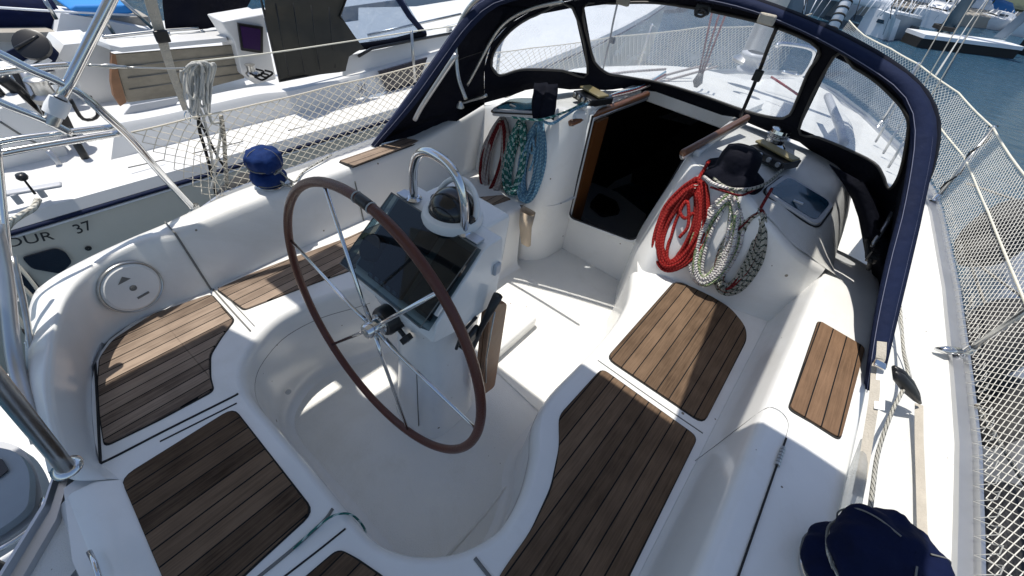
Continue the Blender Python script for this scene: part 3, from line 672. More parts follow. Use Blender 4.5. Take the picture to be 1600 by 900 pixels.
# grab rail
gl, gr = V((-.205, .752, .585)), V((.028, .742, .585))
gp = []
T = [(0, 0), (0, .06), (.06, .135), (.25, .185), (.5, .198), (.72, .165), (.90, .11), (1, .045), (1, 0)]
gp = cr([gl.lerp(gr, t)+V((0, .0, h)) for t, h in [(0, 0), (.0, .06), (.03, .115), (.13, .165), (.30, .192), (.5, .198), (.70, .192), (.87, .165), (.97, .115), (1, .06), (1, 0)]], 6)
tubeo('grab_rail', gp, .0135, 'steel', ped, n=12)
for p in (gl, gr): MB().lathe(p, [(.026, 0), (.026, .005), (.018, .012), (.014, .012)], (0, 0, 1), 20).build('rail_foot', 'steel', ped, smooth=True, ang=40)
# hub housing, friction knob, throttle
MB().lathe(WC+wn*.03, [(.001, 0), (.045, 0), (.05, .01), (.05, .06), (.04, .07), (.04, .14)], wn, 20).build('brake_housing', 'black', ped, smooth=True, ang=40)
kb = WC+wn*.07+V((.055, 0, -.045))
MB().lathe(kb-V((.03, 0, -.02)), [(.008, 0), (.008, .04), (.022, .042), (.022, .062), (.001, .064)], (.8, 0, -.45), 8).build('brake_knob', 'black', ped)
p0, p1, p2 = X(738, 545, .11), X(752, 512, .13), X(778, 462, .15)
tubeo('throttle_lever', [p0, p1, p1.lerp(p2, .45), p2], [.010, .011, .014, .018], 'black', ped)
MB().box(X(735, 528, .115), (.02, .10, .05), Matrix.Rotation(.5, 3, 'X')).build('throttle_base', 'black', ped, bevel=.008)
tubeo('throttle_bracket', [X(713, 545, .11), X(722, 520, .12), X(745, 495, .125)], .006, 'black', ped)
MB().box(V((.122, .80, .47)), (.014, .03, .045)).build('side_catch', 'nbgrey', ped, bevel=.006)
# folding table leaves hanging forward of the pedestal
for k, dx in enumerate((0, .022)):
    P = [X(771, 468, .085+dx), X(758, 590, .085+dx), X(742, 583, .085+dx), X(745, 490, .085+dx)]
    y0 = P[0].y
    MB().prism(rnd([V((.075+dx, .80, .29)), V((.075+dx, .80, -.30)), V((.075+dx, .90, -.33)), V((.075+dx, .90, .24))], .03), (.018, 0, 0)).build('table_leaf', 'woodtable', ped, bevel=.003)
tubeo('table_strap', [V((.12, .82, .25)), V((.122, .80, .0)), V((.12, .82, -.2))], .003, 'steelw', ped)
tubeo('access_panel_gap', [V((-.17, .558, .08)), V((-.005, .556, .02)), V((-.005, .545, -.36))], .0022, 'seamgrey', ped, n=6)
# =================================================================== POUCH
P = [Y(816, 330, 1.70), Y(840, 326, 1.74), Y(836, 378, 1.72), Y(814, 380, 1.68)]
mb = MB(); c0 = (P[0]+P[1])/2; c1 = (P[2]+P[3])/2
mb.loft([ring(c1.x, c1.y-.02, .030, .018, c1.z, n=16), ring(c0.x, c0.y-.02, .040, .022, (c0.z+c1.z)/2, n=16), ring(c0.x, c0.y-.02, .046, .030, c0.z, n=16), ring(c0.x, c0.y-.02, .044, .028, c0.z-.005, n=16), ring(c0.x, c0.y-.02, .038, .022, c0.z-.1, n=16)], True)
tag(mb.build('canvas_pouch', 'canvasbag', smooth=True), 'small beige canvas pouch hung on the white bulkhead beside the companionway', 'pouch')
# =================================================================== ROPE COILS
def coil(name, label, mats, top, bot, wid, nrm, loops, r, group, cat='rope coil', seed=1, extra=None, twist=.0, par=None):
    rg = random.Random(seed); top, bot, nrm = V(top), V(bot), V(nrm).normalized()
    ax = (top-bot); L = ax.length; ax.normalize(); nrm = (nrm-ax*nrm.dot(ax)).normalized(); sdv = ax.cross(nrm)
    root = None
    c = thing(name, label, cat, bot, group)
    nm = len(mats); per = loops//nm
    order = list(range(loops)); rg.shuffle(order)
    for mi, m in enumerate(mats):
        pts = []
        for l in range(per):
            k = order[(l*nm+mi) % loops]/max(1, loops-1)
            a = wid*(.44+.64*k+.05*(rg.random()-.5)); hl = L/2*(.80+.22*k+.05*rg.random()); cx = (rg.random()-.5)*wid*.20; cy = (rg.random()-.5)*L*.03-(1-k)*L*.02
            h = r*(.9+2.2*rg.random()+1.6*(1-abs(2*k-1)))
            for q in range(20):
                t = pi/2+2*pi*q/20; sx = cos(t); sy = sin(t)
                egg = 1-.42*max(0, sy)**1.5+.05*max(0, -sy)
                p = bot.lerp(top, .5)+ax*(hl*sy+cy)+sdv*(a*sx*egg+cx*(1-max(0, sy)*.8)+wid*.03*sin(3*t+l))+nrm*(h+r*1.1*sin(t*2+l*1.7))+V([(rg.random()-.5)*r*.35 for _ in range(3)])
                pts.append(p)
        MB().tube(cr(pts, 2), r, 7).build('rope_loops', m, c, smooth=True)
    # tie near the top and short tails
    w = []
    for k in range(10):
        t = 2*pi*k/5; w.append(top-ax*L*(.03+.006*k)+sdv*wid*.12*cos(t)+nrm*(r*2.4+r*3.4*sin(t)))
    MB().tube(cr(w, 3), r*.2, 5).build('lashing', M['whiteline'], c, smooth=True)
    t0 = top-ax*L*.32+nrm*r*5
    if seed in (3, 17): MB().tube(cr([t0+sdv*wid*.3, t0+sdv*wid*.05-ax*L*.08, t0-sdv*wid*.25-ax*L*.02, t0-sdv*wid*.1+ax*L*.1, t0+sdv*wid*.28-ax*L*.14, t0+sdv*wid*.1-ax*L*.3], 6), r, 7).build('rope_tail', mats[0], c, smooth=True)
    tubeo('hanging_line', cr([top-ax*.03+nrm*r*2, top+nrm*r*2+ax*.02, top+ax*.06+V((0, .05, .02))], 5), r, M[extra or 'greyline'], c)
    return c
GS = 'rope coils hung on the starboard cabin end'; GP = 'rope coils hung on the port cabin end'
fS = lambda p: p.y-(1.815+.30*p.z)
fP = lambda p: p.y-(1.79+.42*p.z)
nS = (0, -1, .32); nP = (0, -1, .42)
coil('rope_coil', 'thick bright red rope coil left of the two fleck rope coils', [M['red']], S(1092, 283, fS), S(1044, 416, fS), .106, nS, 34, .0080, GS, seed=3, extra='red')
coil('rope_coil', 'white rope coil with dark flecks between the red coil and the grey coil', [M['ropew'], M['ropew'], M['ropew'], M['ropelg']], S(1146, 300, fS), S(1098, 440, fS), .090, nS, 28, .0078, GS, seed=5, extra='ropew')
coil('rope_coil', 'greyish green fleck rope coil with a thin red line nearest the portlight', [M['ropeg'], M['ropeg'], M['ropeg'], M['redw']], S(1188, 328, fS), S(1132, 453, fS), .080, nS, 28, .0064, GS, seed=8, extra='redw')
coil('rope_coil', 'dark red and pale rope coil nearest the port coaming', [M['redw'], M['ropepale'], M['ropepale']], S(788, 184, fP), S(765, 302, fP), .095, nP, 26, .0074, GP, seed=11, extra='ropepale')
coil('rope_coil', 'green and white twisted rope coil between the red coil and the blue coil', [M['ropegreen']], S(818, 190, fP), S(802, 302, fP), .068, nP, 18, .0082, GP, seed=13, extra='ropeblue')
coil('rope_coil', 'light blue rope coil hanging above the beige pouch', [M['ropeblue'], M['ropeblue'], M['ropeblue']], S(845, 190, fP), S(822, 312, fP), .074, nP, 24, .0072, GP, seed=17, extra='ropeblue')
# =================================================================== CABIN TOP GEAR
def clutch(name, label, c, d, n=4, L=.17, W=.15, seed=1):
    t = thing(name, label, 'rope clutch', c); d = V(d).normalized(); s = d.cross(ZV)
    R = Matrix((s, d, ZV)).transposed()
    MB().box(V(c)+ZV*.02, (W, L, .04), R).build('clutch_body', 'black', t, bevel=.006)
    MB().box(V(c)+ZV*.052, (W+.01, L*.45, .012), R).build('clutch_lever', 'gold', t, bevel=.004)
    for k in range(n):
        x = (k-(n-1)/2)*W/n
        MB().lathe(V(c)+s*x-d*(L/2+.002)+ZV*.024, [(.001, .006), (.011, .006), (.013, 0)], -d, 12).build('clutch_sheave', 'steelw', t)
    return t
rc = lambda px, py, z=.51: Z(px, py, z)
clutch('rope_clutch', 'gold-topped rope clutch left of the open hatch', rc(925, 158, .53), (.3, 1, 0), 4)
clutch('rope_clutch', 'gold-topped rope clutch beside the navy cap', rc(1205, 250, .52), (.4, 1, 0), 4, L=.14, W=.20)
def line(name, label, pts, r, m, cat='rope', group=None, n=6, z=None):
    P = [p if isinstance(p, V) else V(p) for p in pts]
    return tag(MB().tube(cr(P, n), r, 7).build(name, M[m] if isinstance(m, str) else m, smooth=True), label, cat, group)
line('halyard', 'blue line running from the light blue coil to the clutch', [rc(845, 188, .50), rc(862, 193, .52), rc(880, 183, .53), rc(900, 170, .53), rc(918, 162, .55)], .007, 'ropeblue')
line('halyard', 'greenish line lying on the deck beside the port coils', [rc(800, 183, .50), rc(825, 186, .52), rc(850, 186, .53), rc(890, 172, .53), rc(912, 160, .55)], .006, 'ropegreen')
for i, (m, lab) in enumerate((('ropepale', 'pale line leading forward from the port clutch'), ('redw', 'red line leading forward from the port clutch'), ('ropeblue', 'blue green line leading forward from the port clutch'))):
    line('halyard', lab, [rc(925+i*6, 160, .55), rc(955+i*4, 152-i*3, .54), rc(1000+i*2, 140-i*3, .55), rc(1040, 120-i*4, .57)], .006, m)
line('halyard', 'pale fleck line draped over the cabin edge below the cap', [rc(1100, 276, .50), rc(1118, 288, .52), rc(1150, 296, .52), rc(1185, 292, .52), rc(1215, 275, .52)], .007, 'ropew')
line('halyard', 'dark green line looped below the cap', [rc(1105, 268, .50), rc(1130, 290, .52), rc(1165, 297, .53), rc(1200, 285, .53), rc(1225, 262, .53)], .006, 'ropeg')
line('halyard', 'thin red line beside the starboard coils', [rc(1110, 292, .50), rc(1135, 300, .51), rc(1160, 305, .51), rc(1185, 292, .51)], .005, 'redw')
# cabin top winch
t = thing('cabin_winch', 'polished winch standing behind the gold-topped clutch', 'winch', Z(1205, 232, .52))
c = Z(1205, 232, .52)
MB().lathe(c, [(.06, 0), (.06, .02), (.042, .035), (.038, .07), (.048, .085), (.045, .10), (.02, .104), (.001, .104)], ZV, 28).build('winch_drum', 'steel', t, smooth=True, ang=40)
MB().tube(cr([c+V((.043*cos(a), .043*sin(a), .045+.003*a)) for a in [k*.6 for k in range(22)]], 2), .005, 6).build('winch_turns', M['ropew'], t, smooth=True)
# navy cap / sun hat
hc = Z(1152, 258, .56)
t = thing('sun_hat', 'dark navy cloth sun hat lying on the cabin top above the red coil', 'hat', hc)
hp = [(.001, .115), (.045, .112), (.075, .095), (.085, .06), (.088, .02), (.092, .01), (.125, -.012), (.14, -.035), (.135, -.038), (.09, .0)]
rows = []
for k in range(40):
    pass
mb = MB(); R = []
for r_, h_ in hp: R.append([hc+V((r_*cos(2*pi*k/40)*(1+.06*sin(3*2*pi*k/40)), r_*sin(2*pi*k/40)*(.88+.05*sin(2*2*pi*k/40+1)), h_+(.012*sin(5*2*pi*k/40) if r_ > .09 else 0)-.03)) for k in range(40)])
mb.loft(R, True).build('hat_cloth', 'navy', t, smooth=True)
# dark towel hanging below the port window
P = [Z(842, 128, .62), Z(873, 131, .62), Z(872, 184, .515), Z(839, 183, .515)]
rows = []
for i in range(9):
    t_ = i/8; a = P[0].lerp(P[3], t_); b = P[1].lerp(P[2], t_)
    rows.append([a.lerp(b, k/8)+V((0, -.02*sin(k*1.3+i*.4)-.03, 0)) for k in range(9)])
tag(MB().loft(rows).build('dark_towel', 'navy', smooth=True, solid=.012), 'black-navy cloth hanging from the spray hood over the port coils', 'towel')
# =================================================================== WINCHES WITH COVERS
def covered_winch(name, label, c, r, h, m, tilt=None, cordm='ropebw', sc=1.0):
    t = thing(name, label, 'winch', c); c = V(c); rg = random.Random(4)
    MB().lathe(c, [(r*1.05, 0), (r*1.08, h*.06), (r*.9, h*.12), (r*.7, h*.14)], ZV, 32).build('winch_base', 'steel', t, smooth=True, ang=40)
    low = [(r*.9, h*.12), (r*1.16, h*.15), (r*1.24, h*.28), (r*1.05, h*.42), (r*.85, h*.48)]
    up = [(r*.85, h*.48), (r*1.1, h*.53), (r*1.25, h*.66), (r*1.18, h*.85), (r*.85, h*.97), (r*.4, h*1.02), (.001, h*1.03)]
    for nm, pr, sd in (('cover_skirt', low, 1), ('cover_top', up, 2)):
        pr = [(a, b, 0) for a, b in pr]; pr = cr(pr, 5); R = []
        for p in pr:
            ring_ = []
            for k in range(72):
                a = 2*pi*k/72; nz = mnoise.noise(V((cos(a)*2.2, sin(a)*2.2, p.y/h*3+sd*7)))*.11+mnoise.noise(V((cos(a)*6, sin(a)*6, p.y/h*5+sd*3)))*.05+.009*sin(9*a+p.y/h*9+sd)
                nz *= min(1, p.x/r/.9)
                ring_.append(c+V((p.x*cos(a)*(1+nz), p.x*sin(a)*(1+nz), p.y+h*.06*mnoise.noise(V((cos(a)*p.x/r*2, sin(a)*p.x/r*2, sd*5+p.y/h))))))
            R.append(ring_)
        MB().loft(R, True).build(nm, m, t, smooth=True)
    for z_, k_ in ((.155, 1.19), (.56, 1.17)): tubeo('cover_hem', [c+V((r*k_*cos(a)*(1+.03*mnoise.noise(V((cos(a)*4, sin(a)*4, z_*9)))), r*k_*sin(a)*(1+.03*mnoise.noise(V((cos(a)*4, sin(a)*4, z_*9)))), h*z_)) for a in [2*pi*k/48 for k in range(48)]], .0022*sc, 'seamgrey', t, n=6, closed=True)
    for a in (.6, 2.7, 4.8): tubeo('cover_seam', cr([c+V((r*q_*cos(a), r*q_*sin(a), h*z_)) for q_, z_ in ((1.14, .57), (1.29, .68), (1.20, .86), (.85, .985), (.35, 1.04))], 5), .0013*sc, 'seamgrey', t, n=5)
    pts = [c+V((r*1.0*cos(a), r*1.0*sin(a), h*.45+.0028*a)) for a in [k*.35 for k in range(50)]]
    MB().tube(pts, .0058*sc, 7).build('cord_turns', cordm, t, smooth=True)
    return t
wc1 = Z(424, 288, .272)
covered_winch('covered_winch', 'winch under a crumpled bright blue cover on the port coaming', wc1, .058, .165, 'blue')
line('winch_sheet', 'black and white cord led off the blue covered winch along the coaming', [wc1+V((.05, .03, .08)), wc1+V((.07, .05, .04)), wc1+V((.06, .08, .012)), wc1+V((.0, .16, .01)), wc1+V((-.06, .34, .01))], .0048, 'ropebw')
line('winch_sheet', 'cord knot tied round the base of the blue covered winch', [wc1+V((.055, .0, .07)), wc1+V((.075, .03, .02)), wc1+V((.06, .06, .01)), wc1+V((.09, .05, .012)), wc1+V((.05, .02, .015))], .0048, 'ropebw')
wc2 = Z(1296, 872, .285)
covered_winch('covered_winch', 'large winch under a dark navy cover at the lower right corner', wc2+V((.03, -.03, -.01)), .084, .225, 'blueold', sc=1.4)
# =================================================================== SPRAY HOOD
hood = thing('spray_hood', 'navy canvas spray hood with clear windows over the companionway', 'spray hood', (0, 2.0, .5))
fH = lambda p: p.y-((1.35+.09*p.x)+(.69+.27*p.x)*(p.z-.27))
fF = lambda p: p.y-(2.74-.9*(p.z-.5)-(1.5*max(0, -p.x-.3)*min(1, max(0, -p.x-.3)*6+.2) if p.x < 0 else .9*max(0, p.x-.5)**2))
hoop = [(1376, 600), (1400, 500), (1424, 400), (1442, 320), (1462, 210), (1446, 150), (1400, 106), (1290, 46), (1180, 2), (1100, -18), (980, -34), (870, -32), (800, -18), (757, 0), (722, 35), (690, 80), (640, 150), (585, 225)]
inn = [(1352, 605), (1366, 500), (1387, 400), (1408, 320), (1424, 215), (1418, 165), (1385, 126), (1285, 64), (1190, 22), (1100, 0), (980, -16), (880, -15), (810, -2), (772, 12), (737, 45), (702, 92), (652, 160), (593, 227)]
H = resample(cr([S(a, b, fH) for a, b in hoop], 6), 60); I = resample(cr([S(a, b, fH) for a, b in inn], 6), 60)
Iw = [p for p in I]
MB().loft([[p+V((0, -.012, 0)) for p in H], [p.lerp(q, .33)+V((0, -.026, 0)) for p, q in zip(H, I)], [p.lerp(q, .75)+V((0, -.022, 0)) for p, q in zip(H, I)], [p+V((0, -.004, 0)) for p in I]]).build('hood_band', 'navyband', hood, smooth=True, solid=.012)
for t_ in (.12, .82): tubeo('stitching', [p.lerp(q, t_)+V((0, -.032 if .3 < t_ < .9 else -.026, 0)) for p, q in zip(H, I)], .0014, 'stitch', hood, n=4)
wt = [(1366, 440), (1372, 425), (1392, 350), (1402, 305), (1412, 280), (1424, 250), (1430, 200), (1408, 148), (1375, 115), (1330, 86), (1285, 62), (1200, 27), (1130, 8), (1090, 0), (1025, -6), (960, -6), (896, 0), (838, 12), (795, 38), (768, 68), (757, 105), (757, 161), (757, 162), (757, 163)]
Wt = resample(cr([S(a, b, fF) for a, b in wt], 5), 60)
rows = [H]
for t_ in (.15, .3, .45, .6, .75, .9, 1): rows.append([h.lerp(w, t_)+V((h.x, 0, .0)).normalized()*.03*sin(pi*t_) + V((0, 0, .025*sin(pi*t_)))*(1 if h.z > .8 else 0) for h, w in zip(H, Wt)])
MB().loft(rows).build('hood_canopy', 'navy', hood, smooth=True, solid=.004)
for k in (9, 20, 31, 42, 52): tubeo('hood_seam', [r_[k]+V((0, -.004, -.004)) for r_ in rows], .0018, 'piping', hood, n=5)
wins = {
 'left window': [(771, 88), (781, 69), (805, 43), (840, 23), (896, 12), (919, 115), (880, 110), (840, 108), (813, 109), (790, 116), (779, 116), (770, 104)],
 'centre window': [(913, 11), (960, 5), (1025, 4), (1084, 12), (1121, 19), (1207, 40), (1279, 75), (1262, 115), (1239, 171), (1230, 181), (1215, 184), (1167, 173), (1087, 145), (1028, 128), (999, 123), (970, 118), (950, 114), (932, 99), (925, 80)],
 'right window': [(1303, 89), (1335, 105), (1368, 126), (1399, 155), (1414, 175), (1420, 199), (1411, 253), (1402, 280), (1391, 294), (1385, 288), (1380, 274), (1365, 253), (1319, 230), (1280, 214), (1249, 201)]}
WP = {k: [S(a, b, fF) for a, b in v] for k, v in wins.items()}
border = [(757, 161), (757, 105), (768, 68), (795, 38), (838, 12), (896, 0), (960, -6), (1025, -6), (1090, 0), (1130, 8), (1200, 27), (1285, 62), (1330, 86), (1375, 115), (1408, 148), (1430, 200), (1424, 250), (1412, 280), (1402, 305), (1392, 350), (1372, 425), (1366, 440), (1352, 400), (1341, 340), (1336, 311), (1319, 285), (1290, 256), (1249, 222), (1197, 204), (1148, 183), (1071, 172), (1007, 149), (972, 138), (945, 141), (916, 139), (890, 140), (873, 138), (840, 138), (821, 141), (800, 149)]
Bd = [S(a, b, fF) for a, b in border]
def frontmesh(outer, holes):
    P2 = lambda p: V((p.x, p.z*1.2, 0))
    loops = [[P2(p) for p in outer]]+[[P2(p) for p in h] for h in holes]
    P = [p for l in [outer]+holes for p in l]; tri = [tuple(P[i] for i in t) for t in tessellate_polygon(loops)]
    out = []
    while tri:
        a, b, c = tri.pop(); e = [(a-b).length, (b-c).length, (c-a).length]; m_ = max(e)
        if m_ < .09: out.append((a, b, c)); continue
        k = e.index(m_); p, q, r_ = ((a, b, c), (b, c, a), (c, a, b))[k]; h = (p+q)/2; h = V((h.x, 0, h.z)); h.y = -fF(h)
        tri += [(p, h, r_), (h, q, r_)]
    vs_ = [v for t in out for v in t]; return vs_, [(3*i, 3*i+1, 3*i+2) for i in range(len(out))]
vs, fs = frontmesh(Bd, list(WP.values())); mk('hood_front', vs, fs, 'navy', hood)
for k, P in WP.items():
    vs, fs = frontmesh(P, []); o = mk('window_pane', vs, fs, 'vinyl', hood); o['label'] = 'clear vinyl '+k
    Q = cr([p+V((0, -.008, 0)) for p in P], 4, True); tubeo('window_binding', Q, .0065, 'piping', hood, n=6, closed=True)
# port flank of the hood down to the coaming
pl = [H[-1], S(610, 222, fH)]
f1 = resample([Z(585, 226, .275), Z(640, 214, .285), X(700, 198, -1.03), Z(757, 162, .47)], 14)
Hp = resample(cr([S(a, b, fH) for a, b in [(585, 225), (640, 150), (690, 80), (722, 35), (745, 10)]], 5), 14)
Wp = resample(cr([S(a, b, fF) for a, b in [(757, 162), (757, 105), (768, 68), (795, 38), (838, 12)]], 5), 14)
rows = []
for i in range(14):
    a = Hp[i]; b = Wp[i]
    rows.append([a.lerp(b, k/10)+V((-.03*sin(pi*k/10), 0, 0)) for k in range(11)])
bot = [f1[0].lerp(f1[-1], 0)]
low = resample(f1, 11)
MB().loft([low]+rows).build('hood_flank', 'navy', hood, smooth=True, solid=.004)
# starboard flank
Hs = resample(cr([S(a, b, fH) for a, b in [(1352, 605), (1366, 500), (1387, 400), (1408, 320), (1424, 215)]], 5), 14)
Ws = resample(cr([S(a, b, fF) for a, b in [(1366, 440), (1372, 425), (1392, 350), (1402, 305), (1418, 262), (1430, 200)]], 5), 14)
MB().loft([[a.lerp(b, k/8)+V((.02*sin(pi*k/8), 0, 0)) for k in range(9)] for a, b in zip(Hs, Ws)]).build('hood_flank', 'navy', hood, smooth=True, solid=.004)
sk_px = [(1296, 257), (1317, 285), (1332, 311), (1342, 340), (1350, 366), (1358, 392), (1366, 445)]
sk_o = [(1392, 300), (1396, 318), (1400, 340), (1404, 370), (1402, 395), (1398, 430), (1384, 480)]
fK = lambda p: p.y-2.38+.25*max(0, p.x-.95)
MB().loft([[S(a, b, fK) for a, b in sk_px], [S((a+c)/2, (b+d)/2, fK)+V((.0, -.03, .0)) for (a, b), (c, d) in zip(sk_px, sk_o)], [S(a, b, lambda p: p.x-1.22) for a, b in sk_o]]).build('hood_skirt', 'navy', hood, smooth=True, solid=.006)
# frame tubes
fx = lambda p: p.x+.98+.10*p.z
def tubepx(name, px, r, m, par, f, n=5, seg=8): return MB().tube(cr([S(a, b, f) for a, b in px], n), r, seg).build(name, m, par, smooth=True)
tubepx('frame_tube', [(728, 155), (717, 125), (713, 95), (713, 55), (725, 24), (748, -2), (800, -22), (900, -26)], .0095, 'steelw', hood, lambda p: p.y-(1.47+.15*(p.z-.3)))
tubepx('frame_tube', [(730, 133), (745, 105), (765, 67), (782, 42), (805, 24), (840, 10), (880, 2)], .0085, 'steelw', hood, lambda p: p.y-(1.60+.25*(p.z-.3)))
tubepx('frame_strut', [(648, 187), (660, 165), (685, 127), (713, 85)], .011, 'rail', hood, lambda p: p.y-(1.30+.12*(p.z-.3)))
tubepx('frame_strut', [(722, 160), (740, 155), (760, 149)], .009, 'steelw', hood, lambda p: p.y-(1.62+.1*(p.z-.3)))
tubepx('frame_strut', [(1356, 402), (1355, 375), (1354, 350)], .010, 'blackr', hood, lambda p: p.x-1.09)
tubepx('frame_strut', [(1362, 385), (1385, 350), (1400, 320)], .010, 'rail', hood, lambda p: p.x-1.11)
MB().lathe(X(1357, 400, 1.07), [(.001, 0), (.022, 0), (.022, .03), (.001, .03)], (1, 0, 0), 12).build('frame_joint', 'black', hood)
tubeo('frame_foot', [X(1360, 408, 1.08), Z(1357, 420, .33)], .009, 'blackr', hood)
MB().lathe(Z(719, 168, .50), [(.02, 0), (.018, .012), (.008, .03)], ZV, 12).build('frame_foot', 'steelw', hood)
# centre straps (black webbing) pulling the hood forward
tubepx('hood_strap', [(965, 4), (958, 35), (953, 62), (945, 95), (940, 120), (936, 140)], .0055, 'black', hood, lambda p: p.y-(2.62-.75*(p.z-.5)))
tubepx('hood_strap', [(1214, 42), (1200, 75), (1187, 110), (1175, 140), (1157, 182)], .0080, 'black', hood, lambda p: p.y-(2.42-.45*(p.z-.5)))
MB().box(S(957, 63, lambda p: p.y-(2.58-.75*(p.z-.5))), (.03, .02, .03)).build('strap_buckle', 'black', hood, bevel=.004)
MB().box(S(1184, 118, lambda p: p.y-(2.38-.45*(p.z-.5))), (.035, .02, .045)).build('strap_buckle', 'black', hood, bevel=.004)
for px in ((1098, 14), (974, 1), (1198, 30)):
    MB().box(S(px[0], px[1], lambda p: p.y-(1.98+.2*(p.z-1))), (.06, .02, .035)).build('cover_clip', 'black' if px[0] == 1098 else 'webbing', hood, bevel=.006)
tubepx('cord_bundle', [(1085, 20), (1095, 14), (1104, 20), (1096, 26), (1086, 22), (1100, 16)], .005, 'black', hood, lambda p: p.y-(1.95+.2*(p.z-1)))
# aft webbing strap at the starboard foot of the hood
t = thing('webbing_strap', 'white webbing strap with steel buckle below the hood corner', 'strap', Z(1345, 760, .28))
def ribbon(px, zs, w, m, nm, par, dirv=None):
    P = cr([Z(a, b, z) for (a, b), z in zip(px, zs)], 5); L = []; R_ = []
    for i, p in enumerate(P):
        tt = (P[min(i+1, len(P)-1)]-P[max(i-1, 0)]).normalized(); s = tt.cross((EYE-p).normalized() if dirv is None else V(dirv)).normalized()*w/2; L.append(p-s); R_.append(p+s)
    return MB().loft([L, R_]).build(nm, m, par, solid=.002)
ribbon([(1378, 534), (1376, 560), (1369, 575), (1366, 620), (1357, 680), (1347, 740), (1340, 775)], [.42, .40, .37, .36, .32, .29, .28], .024, 'webbing', 'strap_web', t, (-.5, -.3, 1))
ribbon([(1378, 575), (1376, 600), (1374, 640)], [.38, .37, .36], .024, 'gelflat', 'strap_tail', t, (-.5, -.3, 1))
MB().box(Z(1375, 570, .395), (.032, .03, .01)).build('strap_buckle', 'steel', t, bevel=.003)
# clear plastic side wing rolled along the coaming
tag(MB().tube(cr([Z(1352, 690, .29), Z(1340, 740, .29), Z(1330, 790, .29), Z(1326, 820, .29)], 5), [.012+.010*min(1, k/6) for k in range(16)], 10).build('rolled_window', glassy('rolled_vinyl', (.85, .86, .86), .35, (.7, .7, .68), .15), smooth=True), 'rolled clear plastic window lying along the starboard coaming', 'rolled window')
# jib sheet block and sheets on the starboard side
bc = Z(1412, 590, .12)
t = thing('sheet_block', 'black pulley block on the starboard side deck outside the coaming', 'pulley block', bc)
R1_ = Matrix.Rotation(.5, 3, 'Z') @ Matrix.Rotation(.3, 3, 'X')
ang = (Z(1434, 630, .05)-Z(1397, 575, .16)).normalized()
for k, o in enumerate((-.014, .014)):
    s = ang.cross(ZV).normalized()*o; a = Z(1397, 577, .16)+s; b = Z(1437, 626, .05)+s
    MB().tube([a, a.lerp(b, .2), a.lerp(b, .5), a.lerp(b, .85), b], [.008, .022, .024, .014, .006], 10).build('block_cheek', 'black', t, smooth=True)
MB().lathe(Z(1414, 598, .11)-s*.5, [(.001, 0), (.020, 0), (.014, .008), (.020, .016), (.001, .016)], ang.cross(ZV), 16).build('sheave', 'blackr', t)
line('jib_sheet', 'black flecked white sheet running beside the hood to the block', [Z(1404, 455, .1), Z(1408, 500, .06), Z(1412, 550, .05), Z(1418, 590, .09), Z(1395, 640, .12), Z(1380, 680, .12), Z(1370, 715, .14), Z(1364, 760, .20), Z(1359, 800, .25), Z(1352, 850, .32)], .0065, 'ropebw')
line('tension_line', 'thin grey line from the hood down the starboard side deck', [Z(1400, 480, .12), Z(1412, 540, .03), Z(1424, 590, .0)], .003, 'greyline')
t2 = thing('deck_strap', 'flat beige webbing strap lying along the starboard side deck', 'strap', Z(1436, 800, -.02))
ribbon([(1436, 632), (1436, 680), (1438, 740), (1440, 800), (1442, 860), (1444, 920)], [.03, .01, 0, 0, 0, 0], .026, 'webbing', 'strap_web', t2, (-.3, 0, 1))
line('small_cord', 'small dark fleck cord on the helm seat corner dangling over the well', [Z(458, 858, .01), Z(490, 828, .012), Z(520, 806, .02), Z(545, 803, .0), Z(562, 815, -.05), Z(571, 832, -.09), Z(560, 842, -.10)], .0032, 'ropegreen')
# =================================================================== STANCHIONS, NETS, LINES
GST = 'stanchions along the deck edge'
def stanchion(label, b, tp, r=.0125, foot=True, m='steelw'):
    b, tp = V(b), V(tp); t = thing('stanchion', label, 'stanchion', b, GST)
    tubeo('post', [b, tp], r, m, t, n=10)
    MB().lathe(tp, [(r, 0), (r*1.2, .004), (r*.8, .014), (.001, .016)], (tp-b), 10).build('post_cap', 'steel', t, smooth=True)
    if foot:
        MB().lathe(b-ZV*.005, [(.034, 0), (.034, .006), (.021, .014), (.019, .055), (.014, .058)], (tp-b), 16).build('post_base', 'steel', t, smooth=True, ang=40)
    return t
sb = V((1.715, 2.40, DK+.02)); ptop = Y(1600, 488, 2.46); st1 = sb+(ptop-sb)*1.9
stanchion('steel stanchion at the right picture edge with its foot on the toe rail', sb, st1, .0125)
c = sb+V((-.03, -.02, .02)); MB().tube([c, c+V((-.05, -.04, .0)), c+V((-.085, -.05, -.012))], [.02, .02, .008], 10).build('base_shoe', 'steel', bpy.data.objects['stanchion'], smooth=True)
b2 = V((1.553, 4.25, DK+.02)); t2_ = V((1.56, 4.50, .49))
stanchion('steel stanchion amid the starboard net, second from the aft end', b2, t2_)
stanchion('far steel stanchion where the starboard net bends towards the bow', (1.03, 5.75, .0), Z(1435, 100, .58))
for y, l in ((2.75, 'port stanchion seen through the left hood window'), (4.6, 'port stanchion seen through the centre hood window')):
    x = -lerp_tab(HP, y)+.03; stanchion(l, (x, y, DK+.02), (x+.02, y, .50))
